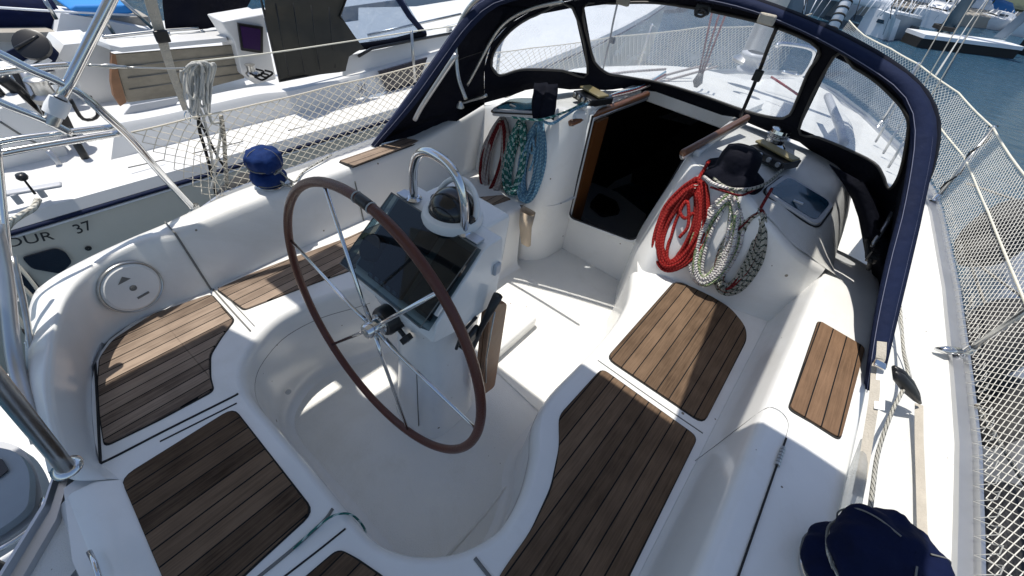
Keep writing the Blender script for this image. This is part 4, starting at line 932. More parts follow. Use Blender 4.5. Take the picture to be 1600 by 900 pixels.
# starboard net
def netmesh(top, bot, cols, rws, r):
    A = resample(top, cols+1); B = resample(bot, cols+1); mb = MB()
    def P(i, j):
        a = A[i]; b = B[i]; t = j/rws; sag = sin(i*.9+j*.5)*.0015; return b.lerp(a, t)+V((sag, sag*.6, 0))
    for s in (1, -1):
        for i0 in range(-rws, cols+1, 1) if s == 1 else range(0, cols+rws+1, 1):
            pts = [P(i0+s*j, j) for j in range(rws+1) if 0 <= i0+s*j <= cols]
            if len(pts) > 1: mb.tube(pts, r, 3, cap=False)
    return mb
nt_top = lin([(1.80, .3, .56), (1.81, 1.4, .57), st1, V((1.66, 3.5, .50)), t2_, Z(1498, 145, .52), Z(1435, 100, .58), Z(1392, 76, .60), Z(1350, 55, .62), V((.20, 6.75, .66))], 5)
nt_bot = [V((lerp_tab(HS, p.y)+.005, p.y, DK+.05+.02*max(0, p.y-4))) for p in nt_top[:-1]]+[V((.10, 6.95, .08))]
GN = 'guard nets laced along the lifelines'
n1 = netmesh(nt_top, nt_bot, 175, 14, .0015).build('guard_net', 'net'); tag(n1, 'white cord guard net along the starboard rail above the water', 'net', GN)
tag(MB().tube(nt_top, .0058, 8).build('lifeline', 'whiteline', smooth=True), 'white upper lifeline of the starboard guard net', 'lifeline')
mid = [a.lerp(b, .48) for a, b in zip(nt_top, nt_bot)]
tag(MB().tube(mid, .0058, 8).build('lifeline', 'whiteline', smooth=True), 'white middle lifeline running through the starboard guard net', 'lifeline')
lp = []
for i, p in enumerate(resample(nt_bot, 100)):
    lp += [p+V((-.030, 0, -.008)), p+V((-.012, .012, .012)), p+V((.004, .02, .035)), p+V((.0, .04, .055)), p+V((.006, .06, .02))]
lac = MB().tube(lp, .0017, 5)
tag(lac.build('net_lacing', 'greyline'), 'lacing that ties the starboard guard net to the toe rail', 'lacing')
tag(MB().tube([b2.lerp(t2_, k/12)+V((.02*cos(k*1.2), .02*sin(k*1.2), 0)) for k in range(13)]+[t2_+V((.02, .04, .01)), t2_+V((-.02, .05, -.01))], .006, 6).build('black_tie', 'blackr', smooth=True), 'black cord tied round the second starboard stanchion', 'cord')
# port net
pt_top = lin([X(205, 207, -1.60), X(300, 184, -1.60), X(400, 163, -1.60), X(520, 134, -1.60), X(660, 100, -1.60), V((-1.45, 2.5, .46)), Z(830, 75, .5), Z(960, 57, .5), Z(1100, 42, .5), Z(1195, 40, .5), V((-.2, 6.8, .64))], 6)
pt_bot = [V((-max(.1, lerp_tab(HP, p.y)+.03), p.y+(.25 if p.y < .6 else 0)*max(0, (.7-p.y)*2), DK+.02)) for p in pt_top]
n2 = netmesh(pt_top, pt_bot, 110, 9, .0021).build('guard_net', 'netp'); tag(n2, 'beige cord guard net along the port rail facing the next yacht', 'net', GN)
tag(MB().tube(pt_top, .004, 6).build('lifeline', 'netp', smooth=True), 'thin upper lifeline of the port guard net', 'lifeline')
# ---- pushpit at the port quarter
pp = thing('pushpit', 'polished steel tube pushpit rails at the port quarter', 'guard rail', X(300, 325, -1.30))
def tp(nm, pts, r, m='steel', par=pp, n=5): return MB().tube(cr(pts, n), r, 12).build(nm, m, par, smooth=True)
q = lambda a, b, x=-1.15: X(a, b, x)
A1 = q(308, 332, -1.22)
tp('rail_tube', [q(-60, 60), q(0, 85), q(45, 108), q(90, 127), q(130, 150), q(165, 180), q(205, 218, -1.17), q(255, 275, -1.20), A1], .0125)
tp('rail_tube', [q(-60, 128), q(0, 160), q(68, 187), q(112, 209)], .0115)
tp('rail_tube', [q(-80, 245, -1.2), q(0, 222, -1.2), q(80, 210, -1.2), q(178, 198, -1.2)], .010)
tp('rail_tube', [q(-80, 262, -1.18), q(0, 240, -1.18), q(100, 222, -1.18), q(192, 207, -1.18)], .0115)
tp('rail_tube', [q(-80, 125, -1.3), q(0, 112, -1.3), q(60, 105, -1.3), q(114, 101, -1.3)], .010)
MB().lathe(A1-ZV*.012, [(.04, 0), (.04, .008), (.02, .02), (.018, .05)], (0, 0, 1), 16).build('rail_foot', 'steelw', pp, smooth=True, ang=40)
tp('turnbuckle', [q(138, 102, -1.3), q(165, 103, -1.3), q(198, 105, -1.3)], [.005]*5+[.008]*3+[.005]*3, 'steelw')
tp('guard_wire', [q(114, 101, -1.3), q(138, 102, -1.3)], .003, 'steelw'); tp('guard_wire', [q(198, 105, -1.3), q(262, 107, -1.3), q(290, 106, -1.3)], .0028, 'steelw')
MB().lathe(q(83, 185), [(.018, -.02), (.02, 0), (.02, .02), (.012, .035)], (q(92, 160)-q(83, 185)), 16).build('socket', 'steelw', pp, smooth=True)
# awning poles rise from the pushpit
AZ = 1.92
aw = thing('sun_awning', 'pale sun awning on poles above the aft cockpit, cut to shape its shade', 'awning', (-.8, 0, AZ))
aout = [(-1.50, -1.25), (-1.50, -.30), (-1.24, -.22), (-1.24, .20), (-1.10, .24), (-1.09, .45), (-1.37, .43), (-1.38, .78), (-1.23, .82), (-1.22, 1.045), (.88, 1.045), (.88, -.62), (.2, -1.25)]  # unseen outline, notched and extended to shape the sun patches below
ahole = rnd([(-1.06, .50, AZ), (-.95, .49, AZ), (-.93, .66, AZ), (-1.05, .68, AZ)], .04)  # gap added to let a patch of sun into the well
vs, fs = flat([V((x, y, AZ)) for x, y in aout], [ahole])
am = mat('awning_canvas', (.62, .60, .55), .9, bump=.3, bscale=20)  # cloth made pale and slightly translucent to brighten the shade beneath
an = am.node_tree; tr_ = an.nodes.new('ShaderNodeBsdfTranslucent'); tr_.inputs[0].default_value = (.62, .57, .48, 1); mx_ = an.nodes.new('ShaderNodeMixShader'); mx_.inputs[0].default_value = .06
an.links.new(an.nodes['Principled BSDF'].outputs[0], mx_.inputs[1]); an.links.new(tr_.outputs[0], mx_.inputs[2]); an.links.new(mx_.outputs[0], an.nodes['Material Output'].inputs[0])
mk('awning_cloth', vs, fs, am, aw)
tubeo('awning_batten', [V((-1.25, 1.04, AZ-.012)), V((.88, 1.04, AZ-.012))], .012, 'rail', aw)
pdir = (q(178, -10)-q(90, 165)).normalized(); ps = q(90, 165)
tp('awning_pole', [ps, ps+pdir*.5, ps+pdir*1.9], .0155, 'steel', aw)
MB().lathe(ps-pdir*.03, [(.001, 0), (.026, 0), (.028, .02), (.026, .05), (.017, .052)], pdir, 18).build('pole_collar', 'farwhite', aw, smooth=True, ang=40)
# big leaning tube on the stern quarter
f0 = Z(102, 729, .245); f1 = Z(-10, 590, .60); dd = (f1-f0).normalized()
t = thing('stern_arch', 'thick steel tube of the stern frame rising from the quarter', 'steel frame', f0)
tp('arch_tube', [f0, f0+dd*.4, f0+dd*.9], .0165, 'steelw', t)
MB().lathe(f0-V((0, 0, .01)), [(.03, 0), (.03, .006), (.02, .012)], ZV, 18).build('arch_foot', 'steel', t, smooth=True)
tp('arch_tube', [X(-8, 350, -.9), X(8, 430, -.85), X(22, 555, -.75), X(45, 640, -.6), Z(62, 690, .1)], .0175, 'rail', t)
tp('arch_tube', [X(-5, 225, -1.1), X(6, 330, -1.05), X(16, 420, -1.0), X(24, 470, -.9)], .0085, 'steel', t)
tp('arch_tube', [X(20, 400, -.95), X(40, 490, -.85), X(56, 600, -.7), X(62, 680, -.55)], .008, 'steelw', t)
for i, (a, b) in enumerate((((0, 385), (75, 475)), ((10, 425), (70, 488)), ((12, 470), (60, 560)))):
    line('stern_line', ['pale cord beside the stern frame, uppermost of three', 'pale cord beside the stern frame, middle of three', 'pale cord beside the stern frame, lowest of three'][i], [X(a[0], a[1], -1.1), X((a[0]+b[0])/2+4, (a[1]+b[1])/2, -1.1), X(b[0], b[1], -1.1)], .0055, 'netp')
# loose tangle of blocks behind the quarter
tg = thing('mainsheet_block', 'steel block and shackle hanging behind the port quarter', 'pulley block', X(48, 530, -1.1))
MB().lathe(X(48, 515, -1.1), [(.001, -.012), (.022, -.01), (.014, 0), (.022, .01), (.001, .012)], (.5, 1, .2), 16).build('sheave', 'black', tg)
tubeo('shackle', cr([X(40, 535, -1.1), X(50, 548, -1.1), X(60, 560, -1.1), X(52, 575, -1.1)], 4), .005, 'steel', tg)
# ---- backstay strap with shackle, fender coil of rope on the net
bs = thing('backstay_strap', 'beige webbing strap with a black buckle coming down to the port lifeline', 'strap', X(294, 184, -1.6))
bp_ = [X(228, -40, -1.6), X(235, 0, -1.6), X(250, 50, -1.6), X(268, 110, -1.6), X(290, 172, -1.6)]
P = cr(bp_, 4); wv_ = V((0, 1, 0)); WD = [.036, .034, .03, .026, .016]
L = []; R_ = []
for i, p in enumerate(P): w = .036-.02*(i/len(P))**2; L.append(p-wv_*w/2*1.2+V((0, 0, 0))); R_.append(p+wv_*w/2*1.2)
MB().loft([L, R_]).build('strap_web', 'webbing', bs, solid=.004)
MB().box(X(253, 57, -1.59), (.02, .05, .045)).build('strap_buckle', 'black', bs, bevel=.005)
tubeo('strap_shackle', cr([X(291, 174, -1.6), X(289, 182, -1.6), X(297, 191, -1.6), X(299, 182, -1.6), X(295, 174, -1.6)], 4), .004, 'steel', bs)
rg = random.Random(5); hk = thing('hanging_rope_hank', 'grey rope hank hung over the port lifeline', 'rope coil', X(320, 165, -1.62))
pts = []
for k in range(9):
    x0 = 287+k*4.2; lo = 150+rg.random()*35
    for a, b in ((x0, 112), (x0+6+rg.random()*5, 97+rg.random()*5), (x0+16, 104), (x0+18-k, 130), (x0+9-k*.5+rg.random()*6, lo), (x0+3, lo-8), (x0+1, 130)): pts.append(X(a, b, -1.63+.04*rg.random()))
MB().tube(cr(pts, 4), .0058, 6).build('rope_loops', 'greyline', hk, smooth=True)
for i, px in enumerate(([(283, 110), (285, 128), (300, 150), (318, 185), (328, 230), (336, 285)], [(322, 150), (330, 190), (345, 195), (340, 240), (330, 300)])):
    line('mooring_line', ['pale line dropping from the grey hank', 'knotted pale line beside the black flecked line'][i], [X(a, b, -1.64) for a, b in px], .0065, 'greyline')
line('fender_line', 'black flecked line tied to the port lifeline left of the blue winch', [X(310, 180, -1.62), X(312, 205, -1.62), X(325, 250, -1.64), X(340, 315, -1.66)], .0075, 'ropeblack')
line('fender_line', 'thinner black line crossing behind the pale knotted line', [X(312, 190, -1.64), X(325, 215, -1.64), X(340, 245, -1.65), X(352, 262, -1.66)], .006, 'ropeblack')
line('fender_line', 'pale rope with knots hanging at the port stanchion gap', [X(345, 180, -1.62), X(350, 215, -1.63), X(352, 255, -1.63), X(356, 310, -1.65)], .010, 'mooring')
fd = thing('hull_fender', 'dark round fender hanging between the two yachts', 'fender', X(372, 310, -1.9))
MB().lathe(X(375, 300, -1.95), [(.001, -.14), (.06, -.12), (.085, -.05), (.085, .08), (.06, .13), (.001, .15)], (.2, .8, .4), 20).build('fender_body', 'blackr', fd, smooth=True)
# =================================================================== MAST, BOOM, SHEETS
ms = thing('mast', 'silver mast foot seen through the centre hood window', 'mast', (-.12, 4.25, .5))
MB().lathe((-.12, 4.25, .5), [(.085, 0), (.085, 9.5)], ZV, 20).build('mast_tube', 'rail', ms, smooth=True)
MB().lathe((-.12, 4.25, .5), [(.14, 0), (.14, .02), (.09, .05)], ZV, 20).build('mast_collar', 'steelw', ms, smooth=True, ang=40)
bo = thing('boom', 'boom with furled sail under a cover above the cockpit centreline', 'boom', (.39, 2.2, 1.75))
MB().tube([(-.05, 4.15, 1.75), (.25, 2, 1.75), (.40, .9, 1.76)], [.06]*3, 14).build('boom_tube', 'rail', bo, smooth=True)
MB().loft([[V((.39+.095*cos(a), y, 1.86+.15*sin(a))) for a in [2*pi*k/16 for k in range(16)]] for y in (1.0, 2, 3, 4.1)], True).build('sail_cover', 'blueold', bo, smooth=True)
tk = thing('mainsheet_tackle', 'mainsheet tackle with red lines rising from a block ahead of the hatch', 'tackle', Z(1090, 135, .56))
mbp = Z(1090, 128, .60)
MB().tube([mbp-ZV*.03, mbp, mbp+ZV*.05], [.012, .03, .016], 12).build('tackle_block', 'piping', tk, smooth=True)
for i, px in enumerate(((1112, 22), (1124, 22), (1134, 22))):
    tubeo('tackle_line', [mbp+V((.01*i-.01, 0, .04)), Y(px[0], px[1], mbp.y+.1), Y(px[0]+8, px[1]-40, mbp.y+.2)], .006, 'redw', tk)
line('halyard', 'red line crossing the foredeck near the mast', [Z(1205, 120, .54), Z(1225, 133, .52), Z(1250, 150, .48)], .008, 'red')
for i, (px) in enumerate(([(1005, 128), (1060, 112), (1110, 100)], [(1020, 132), (1080, 115), (1120, 104)], [(935, 118), (985, 112), (1040, 108)])):
    line('deck_line', ['line on the coachroof, aft of three seen through the centre window', 'line on the coachroof, middle of three seen through the centre window', 'line on the coachroof near the centre strap'][i], [Z(a, b, .545) for a, b in px], .008, 'ropepale')
# pulpit, dorade vent, foredeck bits
pu = thing('pulpit', 'rounded steel pulpit rail at the bow seen through the hood window', 'guard rail', (0, 6.6, 0))
tubeo('pulpit_rail', cr([Z(1213, 72, .62), Z(1222, 68, .64), Z(1262, 74, .64), Z(1273, 84, .60), Z(1262, 108, .40), Z(1250, 118, .25), Z(1222, 112, .25)], 5), .016, 'steel', pu)
dv = thing('deck_vent', 'white cowl vent on the coachroof seen through the hood window', 'vent', Z(1168, 112, .54))
MB().lathe(Z(1168, 112, .54), [(.08, 0), (.085, .02), (.05, .03), (.05, .07), (.09, .10), (.095, .12), (.06, .13)], ZV, 20).build('vent_cowl', 'nbgrey', dv, smooth=True)
for i, px in enumerate(((1296, 168), (1306, 200), (1314, 225))): pass
gr_ = thing('deck_grab_handle', 'dark handrail on the coachroof seen through the right window', 'handrail', Z(1310, 180, .54))
tubeo('handle_bar', cr([Z(1293, 150, .56), Z(1303, 175, .575), Z(1313, 200, .575), Z(1319, 224, .56)], 4), .022, 'nbgrey', gr_)
sh = thing('shroud', 'rigging wires fixed to chainplates on the starboard side deck', 'rigging', Z(1372, 200, 0))
for i, (a, b) in enumerate((((1368, 222), (1382, 168)), ((1380, 240), (1397, 195)), ((1388, 262), (1408, 232)))):
    pa = Z(*a, .0); tubeo('shroud_wire', [pa, pa+(V((-.05, 4.25, 9))-pa)*.9], .004, 'steelw', sh); tubeo('turnbuckle', [pa, pa+(V((-.05, 4.25, 9))-pa).normalized()*.22], .010, 'steelw', sh)
# =================================================================== NEIGHBOUR YACHT TO PORT
nb = thing('neighbour_yacht', 'large white yacht moored on the port side with olive cockpit enclosure', 'sailing yacht', (-4.2, 2, -1.3))
NX = -2.40
def onx(px, x=NX): return [X(a, b, x) for a, b in px]
SHE = -.27
ysn = [-.9, -.6, -.3, 0, 1, 2, 3, 4.5, 6, 7.5, 9, 10.5]
xo = lambda y: NX-(.0 if y < 3 else .035*(y-3)**1.7)
rows = []
for x_, z_ in ((0, -1.35), (.04, -.9), (.06, -.5), (.03, -.31)): rows.append([V((xo(y)+x_-.03, y, z_+.012*max(0, y-2))) for y in ysn])
MB().loft(rows).build('hull_side', 'nbhull', nb, smooth=True)
tubeo('rubbing_strake', [V((xo(y)+.015, y, -.30+.012*max(0, y-2))) for y in ysn], .012, 'navyband', nb)
tubeo('rubbing_strake', [V((xo(y)+.012, y, -.325+.012*max(0, y-2))) for y in ysn], .008, 'farwhite', nb)
rows = [[V((xo(y)+.012, y, -.285+.012*max(0, y-2))) for y in ysn], [V((xo(y)-.01, y, -.225+.012*max(0, y-2))) for y in ysn], [V((xo(y)-.05, y, -.215+.012*max(0, y-2))) for y in ysn], [V((xo(y)-.07, y, -.235+.012*max(0, y-2))) for y in ysn], [V((-4.95, y, -.235+.012*max(0, y-2))) for y in ysn], [V((-5.05, y, -.5)) for y in ysn]]
MB().loft(rows).build('deck', 'nbwhite', nb)
# hull window and lettering
def slabx(nm, px, x, th, m, par=nb, r=0, bevel=0):
    P = onx(px, x); P = rnd(P, r) if r else P
    return MB().prism(P, (-th, 0, 0)).build(nm, m, par, bevel=bevel)
slabx('hull_window', [(34, 403), (88, 388), (103, 394), (113, 410), (95, 428), (50, 420)], NX+.045, .01, 'screen', r=.02)
slabx('hull_window', [(28, 420), (45, 428), (72, 460), (60, 470), (30, 445)], NX+.045, .01, 'screen')
MB().lathe(X(138, 388, NX+.04), [(.001, .006), (.014, .006), (.016, 0)], (1, 0, 0), 14).build('skin_fitting', 'black', nb)
def letters(txt, org, size, xdir, ydir, m, par, nm, ext=.0015, wide=1.):
    cu = bpy.data.curves.new('txt', 'FONT'); cu.body = txt; cu.size = size; cu.extrude = ext; cu.resolution_u = 3
    ob = bpy.data.objects.new('txt', cu); COL.objects.link(ob); dg = bpy.context.evaluated_depsgraph_get()
    me = bpy.data.meshes.new_from_object(ob.evaluated_get(dg)); bpy.data.objects.remove(ob)
    xd = V(xdir).normalized(); yd = V(ydir); yd = (yd-xd*yd.dot(xd)).normalized(); zd = xd.cross(yd)
    for v in me.vertices: v.co = V(org)+xd*v.co.x*wide+yd*v.co.y+zd*v.co.z-worldloc(par)
    o = bpy.data.objects.new(nm, me); COL.objects.link(o); o.parent = par; me.materials.clear(); me.materials.append(M[m]); return o
a, b = X(120, 366, NX+.045), X(150, 356, NX+.045)
s_ = (b-a).length
letters('37', a, s_*.95, b-a, ZV, 'mark', nb, 'hull_number', wide=.95)
a, b = X(8, 388, NX+.045), X(84, 374, NX+.045)
letters('OUR', a, (b-a).length*.42, b-a, ZV, 'mark', nb, 'hull_lettering', wide=1.15)
# side deck step + coaming
CX = -2.78
def colx(px, x, z=None): return [X(a, b, x) for a, b in px]
ct = [X(180, 196, CX-.06), X(265, 180, CX-.06), X(400, 150, CX-.06), X(470, 141, CX-.06), X(600, 108, CX-.06), X(700, 78, CX-.06), X(760, 60, CX-.06)]
cbm = [X(172, 262, CX), X(265, 246, CX), X(400, 212, CX), X(500, 192, CX), X(600, 162, CX), X(700, 128, CX), X(760, 105, CX)]
ct2 = [p+V((-.16, .0, .012)) for p in ct]; ct3 = [p+V((-.20, .0, -.35)) for p in ct]
def mids(A, B, t): return [a.lerp(b, t) for a, b in zip(A, B)]
MB().loft([cr(r_, 4) for r_ in (cbm, mids(cbm, ct, .9), [p+V((-.015, 0, .004)) for p in ct], ct2, ct3)]).build('cockpit_coaming', 'nbgrey' if False else 'nbwhite', nb, smooth=True, ang=40)
slabx('coaming_window', [(592, 112), (668, 90), (650, 140), (612, 153)], CX+.006, .02, 'screen')
# grey sunken panel and emblem
c1_, c2_ = X(553, 163, CX+.01), X(590, 152, CX+.01)
letters('MOORINGS'[:0]+'V', c1_, .001, c2_-c1_, ZV, 'markg', nb, 'emblem_seed') if False else None
em = X(565, 138, CX+.012)
for k, (u1, v1, u2, v2) in enumerate(((-.035, -.04, .035, .04), (-.035, .04, .035, -.04), (0, -.045, 0, .045), (-.035, -.04, -.035, .04), (.035, -.04, .035, .04))):
    tubeo('coaming_emblem', [em+V((0, u1, v1)), em+V((0, u2, v2))], .003, 'markg', nb, n=4)
# moulded bench end with recess and weathered bench leaf
slabx('helm_seat_base', [(150, 68), (172, 62), (178, 150), (190, 168), (262, 150), (400, 120), (400, 180), (160, 225), (120, 120)], -3.75, .3, 'nbwhite')
slabx('bench_leaf', [(178, 86), (365, 71), (382, 122), (275, 150), (200, 160)], -3.42, .03, 'teakG')
slabx('bench_trim', [(175, 84), (181, 86), (186, 118), (198, 160), (188, 166), (178, 150), (174, 128)], -3.40, .04, 'woodtable')
tpx = lambda nm, px, x, r, m: tubeo(nm, cr(onx(px, x), 4), r, m, nb)
MB().loft([[X(150, 66, -3.5), X(172, 74, -3.4), X(190, 78, -3.4), X(355, 62, -3.4)], [X(147, 62, -3.8), X(165, 64, -3.8), X(200, 62, -3.8), X(350, 50, -3.8)], [X(150, 60, -4.1), X(165, 60, -4.1), X(200, 56, -4.1), X(350, 45, -4.1)]]).build('bench_top', 'nbwhite', nb, solid=.03)
tpx('bench_rail', [(160, 58), (190, 55), (255, 48), (310, 44)], -3.8, .012, 'steelw'); tpx('bench_rail', [(208, 66), (260, 58), (320, 50)], -3.75, .012, 'steelw')
for px in ((212, 68), (265, 58), (317, 55)): tubeo('rail_post', [X(px[0], px[1], -3.75), X(px[0]-2, px[1]-9, -3.75)], .010, 'steelw', nb)
slabx('coaming_recess', [(183, 192), (205, 165), (280, 152), (272, 172)], -2.96, .01, 'nbgrey')
# cockpit floor and seats
MB().prism([Z(-200, 120, -.6), Z(180, 90, -.6), Z(420, 90, -.6), Z(420, 190, -.6), Z(100, 330, -.6), Z(-300, 330, -.6)], (0, 0, .05)).build('cockpit_floor', 'nbwhite', nb)
slabx('cockpit_seat', [(-20, 175), (40, 160), (90, 205), (110, 250), (20, 330), (-40, 300)], -3.0, .25, 'nbwhite')
slabx('helm_bench', [(100, 70), (150, 65), (150, 220), (105, 240), (85, 100)], -3.9, .35, 'nbwhite')
slabx('dark_locker', [(60, 160), (92, 150), (118, 205), (95, 212), (72, 190)], -3.3, .05, 'black')
tpx('grab_handle', [(110, 155), (130, 186), (153, 180), (140, 150)], -3.2, .011, 'black')
tpx('deck_line', [(0, 190), (40, 215), (75, 232)], -3.0, .006, 'seamgrey')
tpx('deck_line', [(0, 150), (60, 135), (100, 128)], -3.9, .008, 'seamgrey')
slabx('winch_pad', [(68, 165), (96, 158), (104, 172), (78, 182)], -3.1, .12, 'black', bevel=.02)
MB().lathe(X(78, 158, -3.1), [(.07, 0), (.075, .03), (.05, .05), (.045, .1), (.06, .13), (.05, .14), (.001, .145)], ZV, 20).build('winch', 'steelw', nb, smooth=True, ang=40)
tubeo('console_leg', onx([(20, 108), (70, 215)], -3.6), .05, 'black', nb)
tubeo('console_leg', onx([(40, 112), (92, 230)], -3.55), .035, 'rail', nb)
for a, b in (((196, 104), (378, 84)), ((200, 122), (383, 100)), ((202, 140), (384, 114))): tubeo('plank_gap', [X(*a, -3.415), X(*b, -3.415)], .004, 'seamgrey', nb, n=5)
# helm console
hp_ = [X(5, 82, -3.9), X(66, 54, -3.9), X(108, 98, -3.9), X(80, 112, -3.9), X(45, 108, -3.9), X(18, 98, -3.9)]
MB().prism(hp_, (-.15, 0, -.05)).build('helm_console', 'navyband', nb, bevel=.02)
MB().lathe(X(53, 72, -3.86), [(.10, 0), (.10, .03), (.085, .035), (.001, .035)], (.6, -.3, .6), 24).build('console_compass', 'black', nb, smooth=True, ang=40)
MB().prism([X(36, 98, -3.87), X(62, 83, -3.87), X(70, 88, -3.87), X(44, 104, -3.87)], (-.02, 0, 0)).build('console_panel', 'farwhite', nb)
MB().prism([X(50, 104, -3.87), X(74, 90, -3.87), X(82, 95, -3.87), X(58, 110, -3.87)], (-.02, 0, 0)).build('console_panel', 'farwhite', nb)
tpx('console_bar', [(24, 76), (60, 56)], -3.85, .012, 'black')
for px in ([(0, 120), (35, 150), (68, 205), (82, 235)], [(-20, 130), (10, 165), (45, 215), (70, 260)]): tpx('wheel_rim', px, -3.2, .035, 'black')
tpx('wheel_spoke', [(15, 118), (60, 190)], -3.3, .012, 'steelw')
tubeo('folding_pole', onx([(105, 200), (160, 290)], -2.9), .022, 'black', nb)
tubeo('folding_pole', onx([(75, 235), (110, 278)], -2.9), .016, 'rail', nb)
# cleat with rope on the neighbour's quarter
cl = Z(45, 305, -.16)
MB().box(cl+V((0, 0, .03)), (.05, .30, .018), Matrix.Rotation(-.25, 3, 'Z')).build('mooring_cleat', 'nbgrey', nb, bevel=.008)
for dy in (-.05, .05): MB().box(cl+V((0, dy, .0)), (.035, .03, .06)).build('cleat_leg', 'nbgrey', nb, bevel=.005)
MB().lathe(Z(37, 280, .0), [(.001, .03), (.02, .028), (.024, .012), (.018, 0), (.005, -.002), (.006, -.09)], (0.1, 0, 1), 14).build('round_knob', 'black', nb, smooth=True)
line('mooring_line', 'thick twisted white mooring rope made fast to the neighbouring cleat', [Z(60, 312, -.14), Z(52, 325, -.15), Z(35, 335, -.16), Z(18, 347, -.2), Z(4, 365, -.25)], .016, ropemat('rope_twisted', (.62, .60, .53), (.35, .33, .28), .3, 14, 2))
# cabin bulkhead with purple window and canvas enclosure
slabx('cabin_bulkhead', [(346, 34), (412, 22), (432, 124), (400, 132), (378, 116), (366, 66)], -3.35, .25, 'nbwhite', bevel=.01)
slabx('bulkhead_window', [(372, 36), (411, 42), (411, 84), (378, 79)], -3.33, .02, 'black')
slabx('bulkhead_window', [(376, 41), (407, 46), (407, 79), (381, 75)], -3.32, .02, 'purple')
en = onx([(412, 16), (403, -20), (548, -20), (531, 25), (562, 72), (536, 84), (534, 108), (437, 127)], -2.92)
cloth(en, nb, 'canvas_enclosure', 'olive', .09)
tubeo('enclosure_edge', en, .010, 'black', nb, n=6, closed=True)
gy = onx([(250, -10), (395, -20), (378, 18), (345, 34), (340, 42), (255, 45)], -3.9)
cloth(gy, nb, 'canvas_enclosure', 'navy', .10)
wn_ = onx([(548, -20), (531, 25), (562, 72), (663, 50), (620, -20)], -2.95)
MB().prism(wn_, (-.004, 0, 0)).build('enclosure_window', 'vinyl2', nb)
tubeo('window_frame', onx([(618, -10), (640, 25), (663, 52)], -2.94), .028, 'navyband', nb)
tubeo('window_frame', onx([(562, 73), (610, 66), (664, 52)], -2.94), .030, 'navy', nb)
tubeo('handrail', onx([(560, 88), (580, 76), (650, 62), (705, 52)], -2.9), .014, 'black', nb)
MB().loft([[X(535, 120, CX-.12), X(600, 104, CX-.12), X(760, 62, CX-.12)], [X(535, 88, CX-.16), X(600, 76, CX-.16), X(760, 36, CX-.16)], [X(560, 70, -3.3), X(620, 62, -3.3), X(780, 22, -3.3)], [X(560, 30, -4.3), X(640, 22, -4.3), X(800, 0, -4.3)], [X(560, 12, -5.4), X(650, 10, -5.4), X(800, -14, -5.4)]]).build('coachroof', 'nbwhite', nb, smooth=True, ang=30)
for a, b, x in (((670, 62), (720, 52), -3.1), ((600, 88), (650, 76), -2.97)): tubeo('deck_slot', [X(*a, x), X(*b, x)], .012, 'seamgrey', nb)
s0, s1 = X(648, 128, -2.62), X(643, 48, -2.62)
stn = tubeo('guard_stanchion', [s0, s1], .013, 'steelw', nb)
line('neighbour_lifeline', 'thin guard wire of the neighbouring yacht', [X(300, 97, -2.62), X(420, 83, -2.62), X(530, 67, -2.62), X(640, 50, -2.62), X(700, 42, -2.62), X(760, 32, -2.62)], .005, 'whiteline', 'guard wire')
for a, b, x in (((300, 168), (352, 158), CX-.1), ((352, 158), (372, 170), CX-.1), ((420, 150), (470, 138), CX-.12), ((200, 262), (255, 250), -2.55), ((300, 240), (380, 221), -2.55), ((450, 204), (560, 178), -2.55)): tubeo('deck_seam', [X(*a, x), X(*b, x)], .004, 'seamgrey', nb, n=5)
for px, x in (((395, 118), -3.25), ((702, 56), -3.0), ((655, 70), -3.0)):
    MB().lathe(X(*px, x), [(.045, 0), (.05, .02), (.032, .035), (.03, .07), (.04, .085), (.001, .09)], ZV, 16).build('deck_winch', 'steelw', nb, smooth=True, ang=40)
for px in ((390, 114), (398, 120), (404, 116)): tubeo('deck_line', cr([X(px[0], px[1], -3.2), X(px[0]+12, px[1]+5, -3.2), X(px[0]+22, px[1]-2, -3.2), X(px[0]+10, px[1]-6, -3.2)], 4), .008, 'ropeblack', nb)
for k in range(4): tubeo('canvas_seam', onx([(430+k*28, 2+k*3), (440+k*26, 60), (452+k*24, 118-k*4)], -2.86), .004, 'black', nb, n=5)
tubeo('coachroof_rail', onx([(575, 55), (640, 40), (720, 22)], -3.4), .014, 'steelw', nb)
MB().prism([X(600, 48, -4.0), X(650, 40, -4.0), X(665, 28, -4.6), X(618, 34, -4.6)], (0, 0, .03)).build('deck_hatch', 'port', nb, bevel=.01)
# yachts beyond
fb = thing('moored_yacht', 'white yacht with bright blue cover behind the neighbouring yacht', 'sailing yacht', (-8, 1, -1.3))
def slabz(nm, px, z, th, m, par): return MB().prism([Z(a, b, z) for a, b in px], (0, 0, -th)).build(nm, m, par)
slabx('hull_side', [(-60, 62), (90, 55), (150, 66), (400, 30), (760, -20), (760, 40), (400, 80), (100, 110), (-60, 110)], -6.6, .5, 'nbwhite', fb)
slabx('teak_deck', [(-60, 52), (80, 50), (118, 61), (100, 66), (-60, 64)], -6.5, .5, 'ropepale' if False else 'concrete', fb)
slabx('bench_side', [(95, 20), (145, 28), (230, 45), (235, 60), (112, 64), (88, 52)], -6.55, .4, 'farwhite', fb)
slabx('teak_deck', [(150, 28), (232, 26), (236, 40), (165, 44)], -6.7, .4, 'concrete', fb)
cvp = onx([(107, 15), (118, 8), (200, 7), (213, 17), (208, 22), (130, 26), (116, 20)], -6.4)
MB().prism(cvp, (-.5, 0, 0)).build('blue_cover', 'bluecover', fb, bevel=.06, bseg=3)
MB().tube(cr(onx([(-60, 22), (0, 23), (60, 25), (92, 22)], -6.9), 4), .20, 10).build('sail_cover', 'blueold', fb, smooth=True)
